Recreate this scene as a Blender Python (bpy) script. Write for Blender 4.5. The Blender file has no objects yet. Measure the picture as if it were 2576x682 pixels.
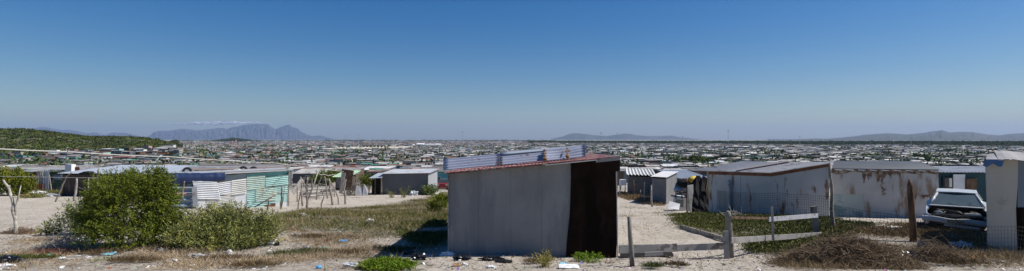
EXPO = 0.2; HAZE = 3.8e-5
import bpy, math, random
import numpy as np
from mathutils import Vector, Matrix, noise as mnoise
random.seed(11); RNG = np.random.default_rng(11)
R = math.radians
SC = bpy.context.scene
COL = SC.collection
F = 1288.0; CX = 1288.0; HY = 350.0; EYE = 27.0

# ---------------------------------------------------------------- terrain
PD = np.array([-30, 0, 9.5, 12.5, 17, 20, 23, 26, 30, 40, 50, 60, 80, 120, 160, 200, 260, 370, 480, 680, 1080, 2000, 3700, 60000.])
PH = np.array([1.6, 1.8, 2.5, 2.86, 3.06, 3.26, 3.55, 3.9, 4.4, 5.2, 5.65, 6.1, 7.4, 9.8, 11.9, 13.5, 14.2, 14.5, 15, 15.9, 17, 18.8, 20.5, 25.])
HU = np.array([-2.2, -1.0, -0.962, -0.894, -0.85, -0.834, -0.79, -0.713, -0.698, -0.66, -0.60])
HS = np.array([23, 22, 24, 15, 9, 4, 2, -2, -5, -13, -44.])      # hill skyline above the eye line (old photo pixels)
def sstep(a, b, x):
    t = np.clip((x - a) / (b - a), 0, 1); return t * t * (3 - 2 * t)
def snoise(x, y, f, seed=0.0):
    s = seed * 13.7
    return (np.sin(x * f * 1.3 + 1.7 * np.sin(y * f * .9 + s) + s) + np.sin(y * f * 1.1 + 1.9 * np.sin(x * f * .7 + s * 2) + s * 3)
            + .5 * np.sin((x + y) * f * 2.3 + s) + .5 * np.sin((x - y * .8) * f * 2.9 + 2 * np.sin(y * f) + s)) / 3.0
def gz(x, y):
    x = np.asarray(x, float); y = np.asarray(y, float)
    h = np.interp(y, PD, PH)
    z = EYE - h
    near = 1 - sstep(60, 120, y)
    z = z + near * (.035 * snoise(x, y, 1.1, 1) + .02 * snoise(x, y, 3.1, 2)) * sstep(0, 12, np.abs(y) + 4)
    yy = np.maximum(y, 60.)
    u = x / yy
    top = EYE + np.interp(u, HU, HS) / F * 480.0
    rise = np.maximum(top - (EYE - np.interp(480., PD, PH)), 0)
    f = sstep(290, 470, y) * (1 - sstep(560, 1000, y))
    z = z + rise * f * (1 + .10 * snoise(x, y, .035, 4))
    return z
def gzf(x, y): return float(gz(x, y))
def G(px, py):                       # a photo point that lies on the ground -> the world point
    u = (px - CX) / F; t = (py - HY) / F
    lo, hi = 2.0, 6000.0
    for _ in range(46):
        m = math.sqrt(lo * hi) if lo > 0 else (lo + hi) / 2
        if gzf(u * m, m) < EYE - t * m: hi_ = True
        else: hi_ = False
        # ray above ground -> go further
        if hi_: lo = m
        else: hi = m
    d = (lo + hi) / 2
    return Vector((u * d, d, gzf(u * d, d)))
def W(px, py, d): return Vector(((px - CX) / F * d, d, EYE - (py - HY) / F * d))
def PX(v): return CX + v.x / v.y * F, HY + (EYE - v.z) / v.y * F

# ---------------------------------------------------------------- materials
def srgb(r, g, b):
    f = lambda c: (c / 255 / 12.92) if c / 255 <= .04045 else ((c / 255 + .055) / 1.055) ** 2.4
    return (f(r), f(g), f(b))
MATS = {}
def mat(name, col, rough=.75, var=.18, scale=3.0, metal=0.0, spot=None, spot_amt=.35, spot_scale=2.0, streak=False, bump=.15, bump_scale=30., spec=.3, tint=False, trans=0.0, alpha=1.0, corr=None):
    if name in MATS: return MATS[name]
    m = bpy.data.materials.new(name); m.use_nodes = True; nt = m.node_tree; N = nt.nodes; L = nt.links
    b = N['Principled BSDF']; b.inputs['Roughness'].default_value = rough; b.inputs['Metallic'].default_value = metal
    b.inputs['Specular IOR Level'].default_value = spec
    tc = N.new('ShaderNodeTexCoord'); mp = N.new('ShaderNodeMapping'); L.new(tc.outputs['Object'], mp.inputs[0])
    n1 = N.new('ShaderNodeTexNoise'); n1.inputs['Scale'].default_value = scale; n1.inputs['Detail'].default_value = 6; L.new(mp.outputs[0], n1.inputs['Vector'])
    mr = N.new('ShaderNodeMapRange'); L.new(n1.outputs['Fac'], mr.inputs[0]); mr.inputs[1].default_value = .3; mr.inputs[2].default_value = .7
    mr.inputs[3].default_value = 1 - var; mr.inputs[4].default_value = 1 + var
    vm = N.new('ShaderNodeVectorMath'); vm.operation = 'SCALE'; vm.inputs[0].default_value = col; L.new(mr.outputs[0], vm.inputs['Scale'])
    out = vm.outputs[0]
    if spot:
        mp2 = N.new('ShaderNodeMapping'); L.new(tc.outputs['Object'], mp2.inputs[0])
        if streak: mp2.inputs['Scale'].default_value = (1, 1, .22)
        n2 = N.new('ShaderNodeTexNoise'); n2.inputs['Scale'].default_value = spot_scale; n2.inputs['Detail'].default_value = 8; n2.inputs['Roughness'].default_value = .65
        L.new(mp2.outputs[0], n2.inputs['Vector'])
        r2 = N.new('ShaderNodeMapRange'); L.new(n2.outputs['Fac'], r2.inputs[0]); c = .72 - spot_amt * .45
        r2.inputs[1].default_value = c - .03; r2.inputs[2].default_value = c + .05
        mx = N.new('ShaderNodeMix'); mx.data_type = 'RGBA'; L.new(r2.outputs[0], mx.inputs[0]); L.new(out, mx.inputs[6]); mx.inputs[7].default_value = (*spot, 1); out = mx.outputs[2]
    if tint:
        at = N.new('ShaderNodeAttribute'); at.attribute_name = 'tint'
        mm = N.new('ShaderNodeMix'); mm.data_type = 'RGBA'; mm.blend_type = 'MULTIPLY'; mm.inputs[0].default_value = 1.0
        L.new(out, mm.inputs[6]); L.new(at.outputs['Color'], mm.inputs[7]); out = mm.outputs[2]
    L.new(out, b.inputs['Base Color'])
    last = None
    if bump:
        n3 = N.new('ShaderNodeTexNoise'); n3.inputs['Scale'].default_value = bump_scale; n3.inputs['Detail'].default_value = 4; L.new(tc.outputs['Object'], n3.inputs['Vector'])
        bp = N.new('ShaderNodeBump'); bp.inputs['Strength'].default_value = bump; bp.inputs['Distance'].default_value = .02; L.new(n3.outputs['Fac'], bp.inputs['Height']); last = bp
        L.new(bp.outputs[0], b.inputs['Normal'])
    if trans: b.inputs['Transmission Weight'].default_value = trans
    if alpha < 1: b.inputs['Alpha'].default_value = alpha
    MATS[name] = m
    return m

# ---------------------------------------------------------------- mesh building
ORG = {}
def wl(o): return ORG.get(o.name, Vector((0, 0, 0)))
def tag(o, label=None, cat=None, group=None, kind=None):
    if label: o['label'] = label
    if cat: o['category'] = cat
    if group: o['group'] = group
    if kind: o['kind'] = kind
    return o
def thing(name, label, cat, loc, group=None, rot=0.0):
    o = bpy.data.objects.new(name, None); COL.objects.link(o); o.location = loc; o.rotation_euler = (0, 0, rot); o.empty_display_size = .2
    ORG[o.name] = Vector(loc); return tag(o, label, cat, group)
def link(name, me, m, parent, org, local=False):
    for k in (m if isinstance(m, (list, tuple)) else [m]): me.materials.append(k)
    o = bpy.data.objects.new(name, me); COL.objects.link(o)
    if parent is not None:
        o.parent = parent
        o.location = (0, 0, 0) if local else (org - wl(parent))
    else: o.location = org
    ORG[o.name] = Vector(org)
    return o
class MB:
    def __init__(s): s.v = []; s.f = []; s.mi = []; s.k = 0
    def add(s, vs, fs):
        n = len(s.v); s.v += [tuple(q) for q in vs]; s.f += [tuple(i + n for i in f) for f in fs]; s.mi += [s.k] * len(fs)
    def box(s, c, size, rot=None, taper=1.0):
        c = Vector(c); hx, hy, hz = [q / 2 for q in size]; vs = []
        for z in (-1, 1):
            t = 1.0 if z < 0 else taper
            for x, y in ((-1, -1), (1, -1), (1, 1), (-1, 1)):
                p = Vector((x * hx * t, y * hy * t, z * hz)); vs.append((rot @ p if rot else p) + c)
        s.add(vs, [(3, 2, 1, 0), (4, 5, 6, 7), (0, 1, 5, 4), (1, 2, 6, 5), (2, 3, 7, 6), (3, 0, 4, 7)]); return s
    def bar(s, a, b, w, t=None, up=(0, 0, 1)):       # a board from a to b: width w along 'up', thickness t
        a = Vector(a); b = Vector(b); t = t or w; d = (b - a); L = d.length; d.normalize(); up = Vector(up)
        side = d.cross(up)
        if side.length < 1e-4: side = Vector((1, 0, 0))
        side.normalize(); u2 = side.cross(d)
        m = Matrix((side, d, u2)).transposed()
        return s.box((a + b) / 2, (t, L, w), m)
    def tube(s, pts, rad, n=7, cap=True):
        pts = [Vector(p) for p in pts]; vs = []; fs = []
        if not isinstance(rad, (list, tuple)): rad = [rad] * len(pts)
        for i, p in enumerate(pts):
            d = (pts[min(i + 1, len(pts) - 1)] - pts[max(i - 1, 0)]).normalized()
            a = d.cross(Vector((.13, .97, .2))).normalized(); b = d.cross(a)
            for k in range(n):
                t = 2 * math.pi * k / n; vs.append(p + (a * math.cos(t) + b * math.sin(t)) * rad[i])
        for i in range(len(pts) - 1):
            for k in range(n):
                a0 = i * n + k; a1 = i * n + (k + 1) % n; fs.append((a0, a0 + n, a1 + n, a1))
        if cap: fs.append(tuple(range(n))); fs.append(tuple(range((len(pts) - 1) * n + n - 1, (len(pts) - 1) * n - 1, -1)))
        s.add(vs, fs); return s
    def corr(s, o, u, v, pitch=.076, amp=.012, t=.006, across='v', jag=0.0, nrm=None, warp=0.0, seed=0):
        """corrugated sheet: corner o, edges u and v; the waves repeat along 'across', so the ribs run along the other edge."""
        o = Vector(o); u = Vector(u); v = Vector(v); nrm = nrm or u.cross(v).normalized()
        if across == 'u': ea, eb = u, v
        else: ea, eb = v, u
        na = max(6, int(ea.length / pitch * 5)); nb = 10
        vs = []; rr = random.Random(seed)
        for k in (0, 1):
            for i in range(na + 1):
                a = i / na; w = math.sin(2 * math.pi * a * ea.length / pitch) * amp
                j0 = rr.uniform(-jag, jag) if (i % 3 == 0) else 0
                for j in range(nb + 1):
                    b = j / nb
                    wp = warp * math.sin(a * 3 + seed) * math.sin(b * 5 + seed * 2)
                    vs.append(o + ea * a + eb * (b + (j0 if j == nb else 0)) + nrm * (w + wp - k * t))
        fs = []; M = (na + 1) * (nb + 1)
        for i in range(na):
            for j in range(nb):
                p = i * (nb + 1) + j; q = p + nb + 1
                fs.append((p, q, q + 1, p + 1)); fs.append((M + p, M + p + 1, M + q + 1, M + q))
        for i in range(na):
            for j in (0, nb):
                p = i * (nb + 1) + j; q = p + nb + 1; fs.append((p, M + p, M + q, q))
        for j in range(nb):
            for i in (0, na):
                p = i * (nb + 1) + j; fs.append((p, p + 1, M + p + 1, M + p))
        s.add(vs, fs); return s
    def slab(s, poly, nrm, t):                        # flat plate: polygon given, thickness t against nrm
        nrm = Vector(nrm).normalized(); n = len(poly); a = [Vector(p) for p in poly]; b = [p - nrm * t for p in a]
        s.add(a + b, [tuple(range(n)), tuple(range(2 * n - 1, n - 1, -1))] + [(i, i + n, (i + 1) % n + n, (i + 1) % n) for i in range(n)]); return s
    def build(s, name, m, parent=None, org=None, smooth=False, local=False, tint=None):
        if not s.v: return None
        if local: org2 = Vector((0, 0, 0))
        elif org is not None: org2 = Vector(org)
        elif parent is not None: org2 = wl(parent)
        else:
            xs = np.array(s.v); org2 = Vector((float(xs[:, 0].mean()), float(xs[:, 1].mean()), float(xs[:, 2].min())))
        me = bpy.data.meshes.new(name)
        me.from_pydata([(x - org2.x, y - org2.y, z - org2.z) for x, y, z in s.v], [], s.f)
        if isinstance(m, (list, tuple)): me.polygons.foreach_set('material_index', s.mi)
        if smooth: me.polygons.foreach_set('use_smooth', [True] * len(me.polygons))
        me.validate(); me.update()
        return link(name, me, m, parent, org2, local)
def quads(name, V, m, parent=None, tint=None, org=None):
    """V: (n,4,3) numpy, tint: (n,3)"""
    n = len(V)
    if org is None: org = wl(parent) if parent is not None else Vector([float(q) for q in (V[:, :, 0].mean(), V[:, :, 1].mean(), V[:, :, 2].min())])
    me = bpy.data.meshes.new(name); me.vertices.add(n * 4); me.loops.add(n * 4); me.polygons.add(n)
    me.vertices.foreach_set('co', (V - np.array(org)).astype(np.float32).ravel())
    me.loops.foreach_set('vertex_index', np.arange(n * 4, dtype=np.int32)); me.polygons.foreach_set('loop_start', np.arange(0, n * 4, 4, dtype=np.int32))
    me.polygons.foreach_set('loop_total', np.full(n, 4, dtype=np.int32))
    if tint is not None:
        c = np.ones((n, 4), np.float32); c[:, :3] = tint; at = me.color_attributes.new('tint', 'FLOAT_COLOR', 'CORNER')
        at.data.foreach_set('color', np.repeat(c, 4, axis=0).ravel())
    me.update(calc_edges=True)
    return link(name, me, m, parent, org)
def unit(v): return v / np.maximum(np.linalg.norm(v, axis=-1, keepdims=True), 1e-9)
def leafquads(C, D, ln, wd, rng=RNG):
    """narrow leaves: centres C, directions D, lengths, widths -> (n,4,3)"""
    n = len(C); D = unit(D); S = unit(np.cross(D, rng.normal(size=(n, 3)))); ln = np.broadcast_to(ln, n)[:, None]; wd = np.broadcast_to(wd, n)[:, None]
    a = C; b = C + D * ln * .5 + S * wd * .5; c = C + D * ln; d = C + D * ln * .5 - S * wd * .5
    return np.stack([a, b, c, d], 1)
def tints(n, base=(1, 1, 1), v=.25, hue=.1, rng=RNG):
    t = np.ones((n, 3)) * base; t *= (1 + v * rng.uniform(-1, 1, (n, 1))); t += hue * rng.uniform(-1, 1, (n, 3)) * .5; return np.clip(t, .02, 3)
def bumpy(mb, c, r, seed=0, amp=.25, sub=2, f=2.0, flat=1.0):
    """a lumpy closed blob added to mb"""
    import bmesh
    bm = bmesh.new(); bmesh.ops.create_icosphere(bm, subdivisions=sub, radius=1.0)
    c = Vector(c); rx, ry, rz = r if isinstance(r, (list, tuple)) else (r, r, r); vs = []
    for v in bm.verts:
        p = v.co.copy(); k = 1 + amp * mnoise.noise(p * f + Vector((seed * 3.1, seed * 1.7, seed))) * 1.6
        p = Vector((p.x * rx * k, p.y * ry * k, p.z * rz * k))
        if p.z < -rz * flat: p.z = -rz * flat
        vs.append(p + c)
    mb.add(vs, [tuple(v.index for v in f_.verts) for f_ in bm.faces]); bm.free()
def polyin(X, Y, poly):
    inside = np.zeros(X.shape, bool); n = len(poly); j = n - 1
    for i in range(n):
        xi, yi = poly[i]; xj, yj = poly[j]
        c = ((yi > Y) != (yj > Y)) & (X < (xj - xi) * (Y - yi) / ((yj - yi) + 1e-12) + xi); inside ^= c; j = i
    return inside
def wpoly(pts):
    out = []
    for i in range(len(pts)):       # subdivide so edges follow the perspective
        a, b = pts[i], pts[(i + 1) % len(pts)]
        for k in range(4):
            t = k / 4; g = G(a[0] + (b[0] - a[0]) * t, a[1] + (b[1] - a[1]) * t); out.append((g.x, g.y))
    return out
def scatter(poly, n, rng=RNG):
    P = np.array(poly); lo = P.min(0); hi = P.max(0); out = np.zeros((0, 2))
    while len(out) < n:
        q = rng.uniform(lo, hi, (n * 2, 2)); out = np.vstack([out, q[polyin(q[:, 0], q[:, 1], poly)]])
    out = out[:n]; return out[:, 0], out[:, 1]
ORD = ['leftmost', 'second from left', 'third from left', 'fourth from left', 'fifth from left', 'sixth from left', 'seventh from left', 'eighth from left', 'ninth from left', 'tenth from left', 'eleventh from left','twelfth from left','thirteenth from left','fourteenth from left']
def uniquify(items):
    """items: [(obj, label, px, d)]; equal labels get told apart by depth or by order across the picture"""
    by = {}
    for it in items: by.setdefault(it[1], []).append(it)
    for lab, g in by.items():
        if len(g) == 1: g[0][0]['label'] = lab; continue
        if len(g) == 2:
            g.sort(key=lambda t: t[2]); g[0][0]['label'] = lab + ', left of two'; g[1][0]['label'] = lab + ', right of two'; continue
        g.sort(key=lambda t: t[2])
        for i, t in enumerate(g): t[0]['label'] = lab + ', ' + (ORD[i] if i < len(g) - 1 and i < len(ORD) else 'rightmost')
# ---------------------------------------------------------------- world, sun, camera, haze
SUN_EL = 50.0
sdir = Vector((1.0, 0.04, 0)).normalized()           # horizontal direction towards the sun
w = bpy.data.worlds.new('World'); SC.world = w; w.use_nodes = True; nt = w.node_tree; N = nt.nodes; L = nt.links
sky = N.new('ShaderNodeTexSky'); sky.sky_type = 'NISHITA'; sky.sun_disc = False; sky.sun_elevation = R(SUN_EL)
sky.sun_rotation = math.atan2(sdir.x, sdir.y); sky.altitude = 30; sky.air_density = 1.0; sky.dust_density = .6; sky.ozone_density = 4.0
bg = N['Background']; bg.inputs[1].default_value = .073
hs = N.new('ShaderNodeHueSaturation'); hs.inputs['Saturation'].default_value = 1.46; hs.inputs['Hue'].default_value = .507; L.new(sky.outputs[0], hs.inputs['Color']); L.new(hs.outputs[0], bg.inputs[0])
sl = bpy.data.lights.new('sun', 'SUN'); sl.energy = 4.8; sl.angle = R(.53); sl.color = (1, .96, .9)
so = bpy.data.objects.new('sun', sl); COL.objects.link(so)
toward = Vector((sdir.x * math.cos(R(SUN_EL)), sdir.y * math.cos(R(SUN_EL)), math.sin(R(SUN_EL))))
so.rotation_euler = toward.to_track_quat('Z', 'Y').to_euler(); so.location = (0, 0, 60)
cam = bpy.data.cameras.new('camera'); co = bpy.data.objects.new('camera', cam); COL.objects.link(co); SC.camera = co
cam.sensor_width = 36; cam.lens = 18; co.location = (0, 0, EYE); co.rotation_euler = (R(90), 0, 0); cam.shift_y = (HY - 341) / 2576
cam.clip_end = 90000; cam.clip_start = .1
SC.view_settings.view_transform = 'Standard'; SC.view_settings.look = 'None'; SC.view_settings.gamma = 1; SC.view_settings.exposure = EXPO
SC.view_settings.use_curve_mapping = False
SC.cycles.use_denoising = True; SC.cycles.max_bounces = 5; SC.cycles.diffuse_bounces = 2; SC.cycles.glossy_bounces = 2; SC.cycles.transmission_bounces = 3; SC.cycles.volume_bounces = 0; SC.cycles.transparent_max_bounces = 6

hz = MB(); hz.box((0, 14570, 378), (76400, 29260, 764))
hm = bpy.data.materials.new('haze_air'); hm.use_nodes = True; hn = hm.node_tree; hn.nodes.remove(hn.nodes['Principled BSDF'])
pv = hn.nodes.new('ShaderNodeVolumePrincipled'); pv.inputs['Color'].default_value = (.50, .68, 1.0, 1); pv.inputs['Density'].default_value = HAZE; pv.inputs['Anisotropy'].default_value = .1
hn.links.new(pv.outputs[0], hn.nodes['Material Output'].inputs['Volume'])
ho = hz.build('haze', hm, org=(0, 0, 0)); tag(ho, kind='stuff')

# ---------------------------------------------------------------- ground sheet
ZVEG = [wpoly([(672, 556), (760, 528), (880, 528), (1000, 514), (1135, 484), (1135, 560), (1020, 590), (960, 604), (860, 588), (700, 578)]),
        wpoly([(930, 650), (1040, 652), (1075, 681), (885, 681)]),
        wpoly([(1688, 547), (1790, 540), (2090, 556), (2150, 575), (2090, 600), (1990, 640), (1910, 640), (1870, 606), (1800, 592), (1710, 572)]),
        wpoly([(60, 478), (150, 476), (170, 492), (60, 500)])]
ZDRY = [wpoly([(0, 606), (230, 602), (450, 612), (700, 600), (900, 612), (960, 640), (900, 681), (0, 681)]),
        wpoly([(1990, 606), (2110, 574), (2300, 590), (2576, 640), (2576, 681), (1960, 681)]),
        wpoly([(690, 575), (960, 600), (1110, 590), (1110, 640), (960, 640), (700, 600)]),
        wpoly([(1560, 484), (1640, 500), (1668, 520), (1620, 512), (1562, 496)])]
s = np.exp(np.linspace(math.log(6), math.log(28600), 680)); Y = s - 14; U = np.linspace(-1.3, 1.3, 520)
XX = U[None, :] * (Y[:, None] + 17); YY = np.repeat(Y[:, None], len(U), 1); ZZ = gz(XX, YY)
nr, nc = XX.shape
me = bpy.data.meshes.new('ground'); me.vertices.add(nr * nc); me.vertices.foreach_set('co', np.stack([XX, YY, ZZ], -1).astype(np.float32).ravel())
i0 = (np.arange(nr - 1)[:, None] * nc + np.arange(nc - 1)[None, :]).ravel(); q = np.stack([i0, i0 + 1, i0 + nc + 1, i0 + nc], 1)
me.loops.add(len(q) * 4); me.polygons.add(len(q)); me.loops.foreach_set('vertex_index', q.astype(np.int32).ravel())
me.polygons.foreach_set('loop_start', np.arange(0, len(q) * 4, 4, dtype=np.int32)); me.polygons.foreach_set('loop_total', np.full(len(q), 4, dtype=np.int32))
me.polygons.foreach_set('use_smooth', np.ones(len(q), bool))
jx = XX + .5 * snoise(XX, YY, 2.3, 5) + .25 * snoise(XX, YY, 6.1, 6); jy = YY + .5 * snoise(XX, YY, 2.0, 7) + .25 * snoise(XX, YY, 5.7, 8)
veg = np.zeros(XX.shape); dry = np.zeros(XX.shape)
for p in ZVEG: veg[polyin(jx, jy, p)] = 1
for p in ZDRY: dry[polyin(jx, jy, p)] = 1
town = sstep(56, 70, YY + 3 * snoise(XX, YY, .2, 3))
hill = (sstep(280, 330, YY) * (1 - sstep(800, 1000, YY)) * (np.interp(XX / np.maximum(YY, 60), HU, HS) > -12)).astype(float)
hill = np.maximum(hill, sstep(1350, 1500, YY + XX * .05) * (XX / np.maximum(YY, 60) > .1 + .02 * snoise(XX, YY, .004, 2)) * (1 - sstep(5600, 7000, YY)))
colr = np.stack([veg, dry, town, hill], -1)
at = me.color_attributes.new('zone', 'FLOAT_COLOR', 'POINT'); at.data.foreach_set('color', colr.astype(np.float32).ravel())
me.update(calc_edges=True)
gm = bpy.data.materials.new('ground_sand'); gm.use_nodes = True; nt = gm.node_tree; N = nt.nodes; L = nt.links; b = N['Principled BSDF']; b.inputs['Roughness'].default_value = .95; b.inputs['Specular IOR Level'].default_value = .1
tc = N.new('ShaderNodeTexCoord'); at = N.new('ShaderNodeAttribute'); at.attribute_name = 'zone'; sep = N.new('ShaderNodeSeparateColor'); L.new(at.outputs['Color'], sep.inputs[0])
def noi(scale, det=6, rough=.6, mapv=None):
    n = N.new('ShaderNodeTexNoise'); n.inputs['Scale'].default_value = scale; n.inputs['Detail'].default_value = det; n.inputs['Roughness'].default_value = rough
    if mapv: mp = N.new('ShaderNodeMapping'); mp.inputs['Scale'].default_value = mapv; L.new(tc.outputs['Object'], mp.inputs[0]); L.new(mp.outputs[0], n.inputs['Vector'])
    else: L.new(tc.outputs['Object'], n.inputs['Vector'])
    return n.outputs['Fac']
def ramp(f, a, b_):
    r = N.new('ShaderNodeMapRange'); r.inputs[1].default_value = a; r.inputs[2].default_value = b_; L.new(f, r.inputs[0]); return r.outputs[0]
def mixc(f, a, b_):
    m = N.new('ShaderNodeMix'); m.data_type = 'RGBA'
    if isinstance(f, float): m.inputs[0].default_value = f
    else: L.new(f, m.inputs[0])
    for i, q in ((6, a), (7, b_)):
        if isinstance(q, tuple): m.inputs[i].default_value = (*q, 1)
        else: L.new(q, m.inputs[i])
    return m.outputs[2]
def mul(a, b_):
    m = N.new('ShaderNodeMath'); m.operation = 'MULTIPLY'
    for i, q in ((0, a), (1, b_)):
        if isinstance(q, float): m.inputs[i].default_value = q
        else: L.new(q, m.inputs[i])
    return m.outputs[0]
sand = mixc(ramp(noi(.6), .35, .65), (.56, .50, .42), (.44, .385, .31))
sand = mixc(ramp(noi(9, 8, .7), .52, .62), sand, (.30, .255, .20))
sand = mixc(mul(ramp(noi(2.2, 8, .75), .57, .63), .7), sand, (.24, .20, .15))
sand = mixc(mul(ramp(noi(30, 3, .6), .60, .68), .5), sand, (.72, .69, .64))
dryc = mixc(ramp(noi(5, 8, .7), .38, .6), (.25, .21, .16), (.50, .44, .365))
vegc = mixc(ramp(noi(4, 8, .7), .4, .62), (.09, .09, .045), (.30, .265, .19))
townc = mixc(ramp(noi(.12, 6, .6), .42, .6), (.20, .18, .155), (.42, .385, .33))
townc = mixc(mul(ramp(noi(.35, 6, .7), .55, .6), .8), townc, (.05, .065, .03))
hillc = mixc(ramp(noi(.05, 8, .7), .45, .62), (.065, .085, .03), (.19, .17, .11))
c = mixc(mul(sep.outputs[1], ramp(noi(2.0, 6, .7), .36, .5)), sand, dryc)
c = mixc(sep.outputs[0], c, vegc); c = mixc(sep.outputs[2], c, townc)
sepa = N.new('ShaderNodeMath'); sepa.operation = 'MULTIPLY'; sepa.inputs[1].default_value = 1; L.new(at.outputs['Alpha'], sepa.inputs[0]); c = mixc(sepa.outputs[0], c, hillc)
L.new(c, b.inputs['Base Color'])
bp = N.new('ShaderNodeBump'); bp.inputs['Strength'].default_value = .9; bp.inputs['Distance'].default_value = .17; L.new(noi(3.5, 9, .68), bp.inputs['Height'])
bp2 = N.new('ShaderNodeBump'); bp2.inputs['Strength'].default_value = .7; bp2.inputs['Distance'].default_value = .02; L.new(noi(22, 6, .7), bp2.inputs['Height']); L.new(bp.outputs[0], bp2.inputs['Normal']); L.new(bp2.outputs[0], b.inputs['Normal'])
go = link('ground', me, gm, None, Vector((0, 0, 0))); tag(go, kind='structure')

# ---------------------------------------------------------------- mountains
def mountain(name, pts, D, thick, col, seed, rugged=1.0):
    pts = sorted(pts); px = np.array([p[0] for p in pts], float); py = np.array([p[1] for p in pts], float)
    X = np.arange(px[0], px[-1] + .1, 1.2); S = np.interp(X, px, py)
    S = S - .45 * rugged * np.array([mnoise.fractal(Vector((x * .13, seed, 0)), 1, 2, 4) for x in X]) * np.clip((HY - S) / 12, 0, 1)
    T = np.linspace(-1, 1, 41); V = []
    for t in T:
        d = D + t * thick
        k = (1 - abs(t)) ** .62 if t <= 0 else (1 - t) ** .8
        for x, sk in zip(X, S):
            H = max(HY - sk, 0.0) / F * D + 21.0
            u = (x - CX) / F
            nn = mnoise.fractal(Vector((x * .11 * rugged, t * 2.5 + seed, seed)), .9, 2, 5)
            z = EYE - 25 + H * k * (1 + .30 * rugged * nn * (1 - k) * 2.2 * (abs(t) > .01))
            V.append((u * d, d, z))
    nx = len(X); Fc = [(i * nx + j, i * nx + j + 1, (i + 1) * nx + j + 1, (i + 1) * nx + j) for i in range(len(T) - 1) for j in range(nx - 1)]
    mb = MB(); mb.add(V, Fc)
    o = mb.build(name, col, org=(0, 0, 0), smooth=False); tag(o, kind='structure'); return o
m_tm = mat('mountain_rock', (.085, .075, .075), .95, .35, .0006, spot=(.05, .06, .045), spot_amt=.5, spot_scale=.0012, bump=0)
m_hf = mat('farm_hills', (.09, .075, .06), .95, .3, .001, spot=(.05, .06, .04), spot_amt=.55, spot_scale=.0022, bump=0)
mountain('mountain', [(-80, 334), (0, 334), (60, 330), (78, 323.7), (107, 318.4), (124, 321), (136, 324), (161, 327.5), (171, 326), (194, 330), (219, 335), (243, 333), (262, 340), (282, 333.4), (318, 334.3), (350, 342), (368, 348)], 21500, 1800, m_tm, 3)
mountain('mountain', [(355, 349), (368, 345), (379, 339), (388, 331.5), (404, 328.5), (423, 329), (457, 324), (486, 326), (497, 328), (517, 325.6), (548, 321.7), (563, 321.7), (571, 324.6), (583, 319.8), (598, 317.8), (616, 314), (640, 312), (653, 311.5), (676, 312.4), (681, 318.8), (694, 325), (707, 318.8), (719, 315), (727, 313.2), (735, 318.8), (750, 323.7), (758, 331.4), (773, 338), (787, 342.5), (806, 340.6), (820, 345), (845, 350)], 22000, 1700, m_tm, 9, 1.2)
mountain('hills', [(1385, 350), (1398, 346.8), (1417, 343), (1430, 337.6), (1446, 334.5), (1472, 336.7), (1497, 340.3), (1527, 342), (1545, 339.4), (1573, 335.8), (1589, 337), (1600, 340.3), (1637, 342.5), (1664, 342), (1688, 340.7), (1710, 345), (1760, 350)], 17000, 1500, m_hf, 14, .5)
mountain('hills', [(1930, 352), (1968, 351), (2023, 349.5), (2051, 348), (2078, 349), (2115, 345.8), (2152, 342), (2174, 338.9), (2231, 334.8), (2262, 336.3), (2281, 337.8), (2318, 334.5), (2344, 330.3), (2371, 327.1), (2390, 333), (2419, 331), (2446, 332), (2483, 337.6), (2514, 340), (2538, 336.7), (2576, 334.5), (2700, 333), (2800, 340)], 11000, 3600, m_hf, 20, .55)
# thin bank of cloud lying on the high mountain is part of the sky
def cloud(px0, px1, py, th, D, seed):
    mb = MB(); rr = random.Random(seed)
    n = 26
    for i in range(n):
        t = i / (n - 1); x = px0 + (px1 - px0) * t; c = W(x, py + rr.uniform(-1.2, 1.2) - 3.0 * math.sin(t * 2.2), D + rr.uniform(-300, 300))
        bumpy(mb, c, ((px1 - px0) / n * D / F * rr.uniform(.9, 1.8), 220, th / F * D * rr.uniform(.35, 1) * (.35 + math.sin(math.pi * t))), i + seed, .5, 2, 1.7)
    return mb
cm = mat('cloud_vapour', (.8, .8, .82), 1.0, .1, .002, alpha=.32, bump=0, spec=0)
o = cloud(436, 668, 312.5, 4.2, 29900, 3).build('clouds', cm); tag(o, kind='stuff'); o['label'] = 'thin pale cloud bank over the flat topped mountain'
# ---------------------------------------------------------------- township
WALLC = {'grey': (.24, .24, .235), 'dark grey': (.11, .11, .115), 'brown': (.13, .09, .065), 'rusty': (.20, .10, .055), 'beige': (.42, .36, .27), 'coral': (.42, .20, .16), 'pink': (.46, .29, .28),
         'orange': (.46, .26, .14), 'mint green': (.34, .50, .43), 'turquoise': (.14, .38, .39), 'pale blue': (.35, .52, .64), 'blue': (.08, .19, .36), 'white': (.74, .74, .71), 'yellow': (.48, .40, .17),
         'dark green': (.04, .12, .09), 'green': (.08, .25, .15), 'cream': (.62, .58, .45)}
ROOFC = {'pale grey': (.46, .44, .41), 'grey': (.32, .305, .285), 'dull grey': (.20, .19, .175), 'rusty': (.22, .13, .085), 'white': (.68, .66, .63), 'dark': (.09, .09, .09), 'reddish': (.28, .12, .09), 'light blue': (.42, .50, .58), 'green': (.08, .26, .18), 'blue': (.05, .12, .35), 'mint green': (.30, .55, .45)}
def WM(c): return mat('wall_' + c.replace(' ', '_'), WALLC[c], .8, .18, .8, spot=(.13, .085, .055) if c not in ('dark green', 'blue') else (.1, .1, .1), spot_amt=.28, spot_scale=1.1, streak=True, bump=0)
def RM(c): return mat('roof_' + c.replace(' ', '_'), ROOFC[c], .6, .25, .5, spot=(.20, .13, .09), spot_amt=.33, spot_scale=.7, bump=0, spec=.12)
m_dark = mat('dark_opening', (.02, .02, .022), .6, .1, 1, bump=0)
m_glass = mat('window_pane', (.035, .045, .055), .15, .1, 1, bump=0, spec=.6)
m_wood = mat('weathered_wood', (.27, .235, .195), .9, .3, 6, spot=(.12, .10, .08), spot_amt=.4, spot_scale=9, bump=.4)
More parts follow.
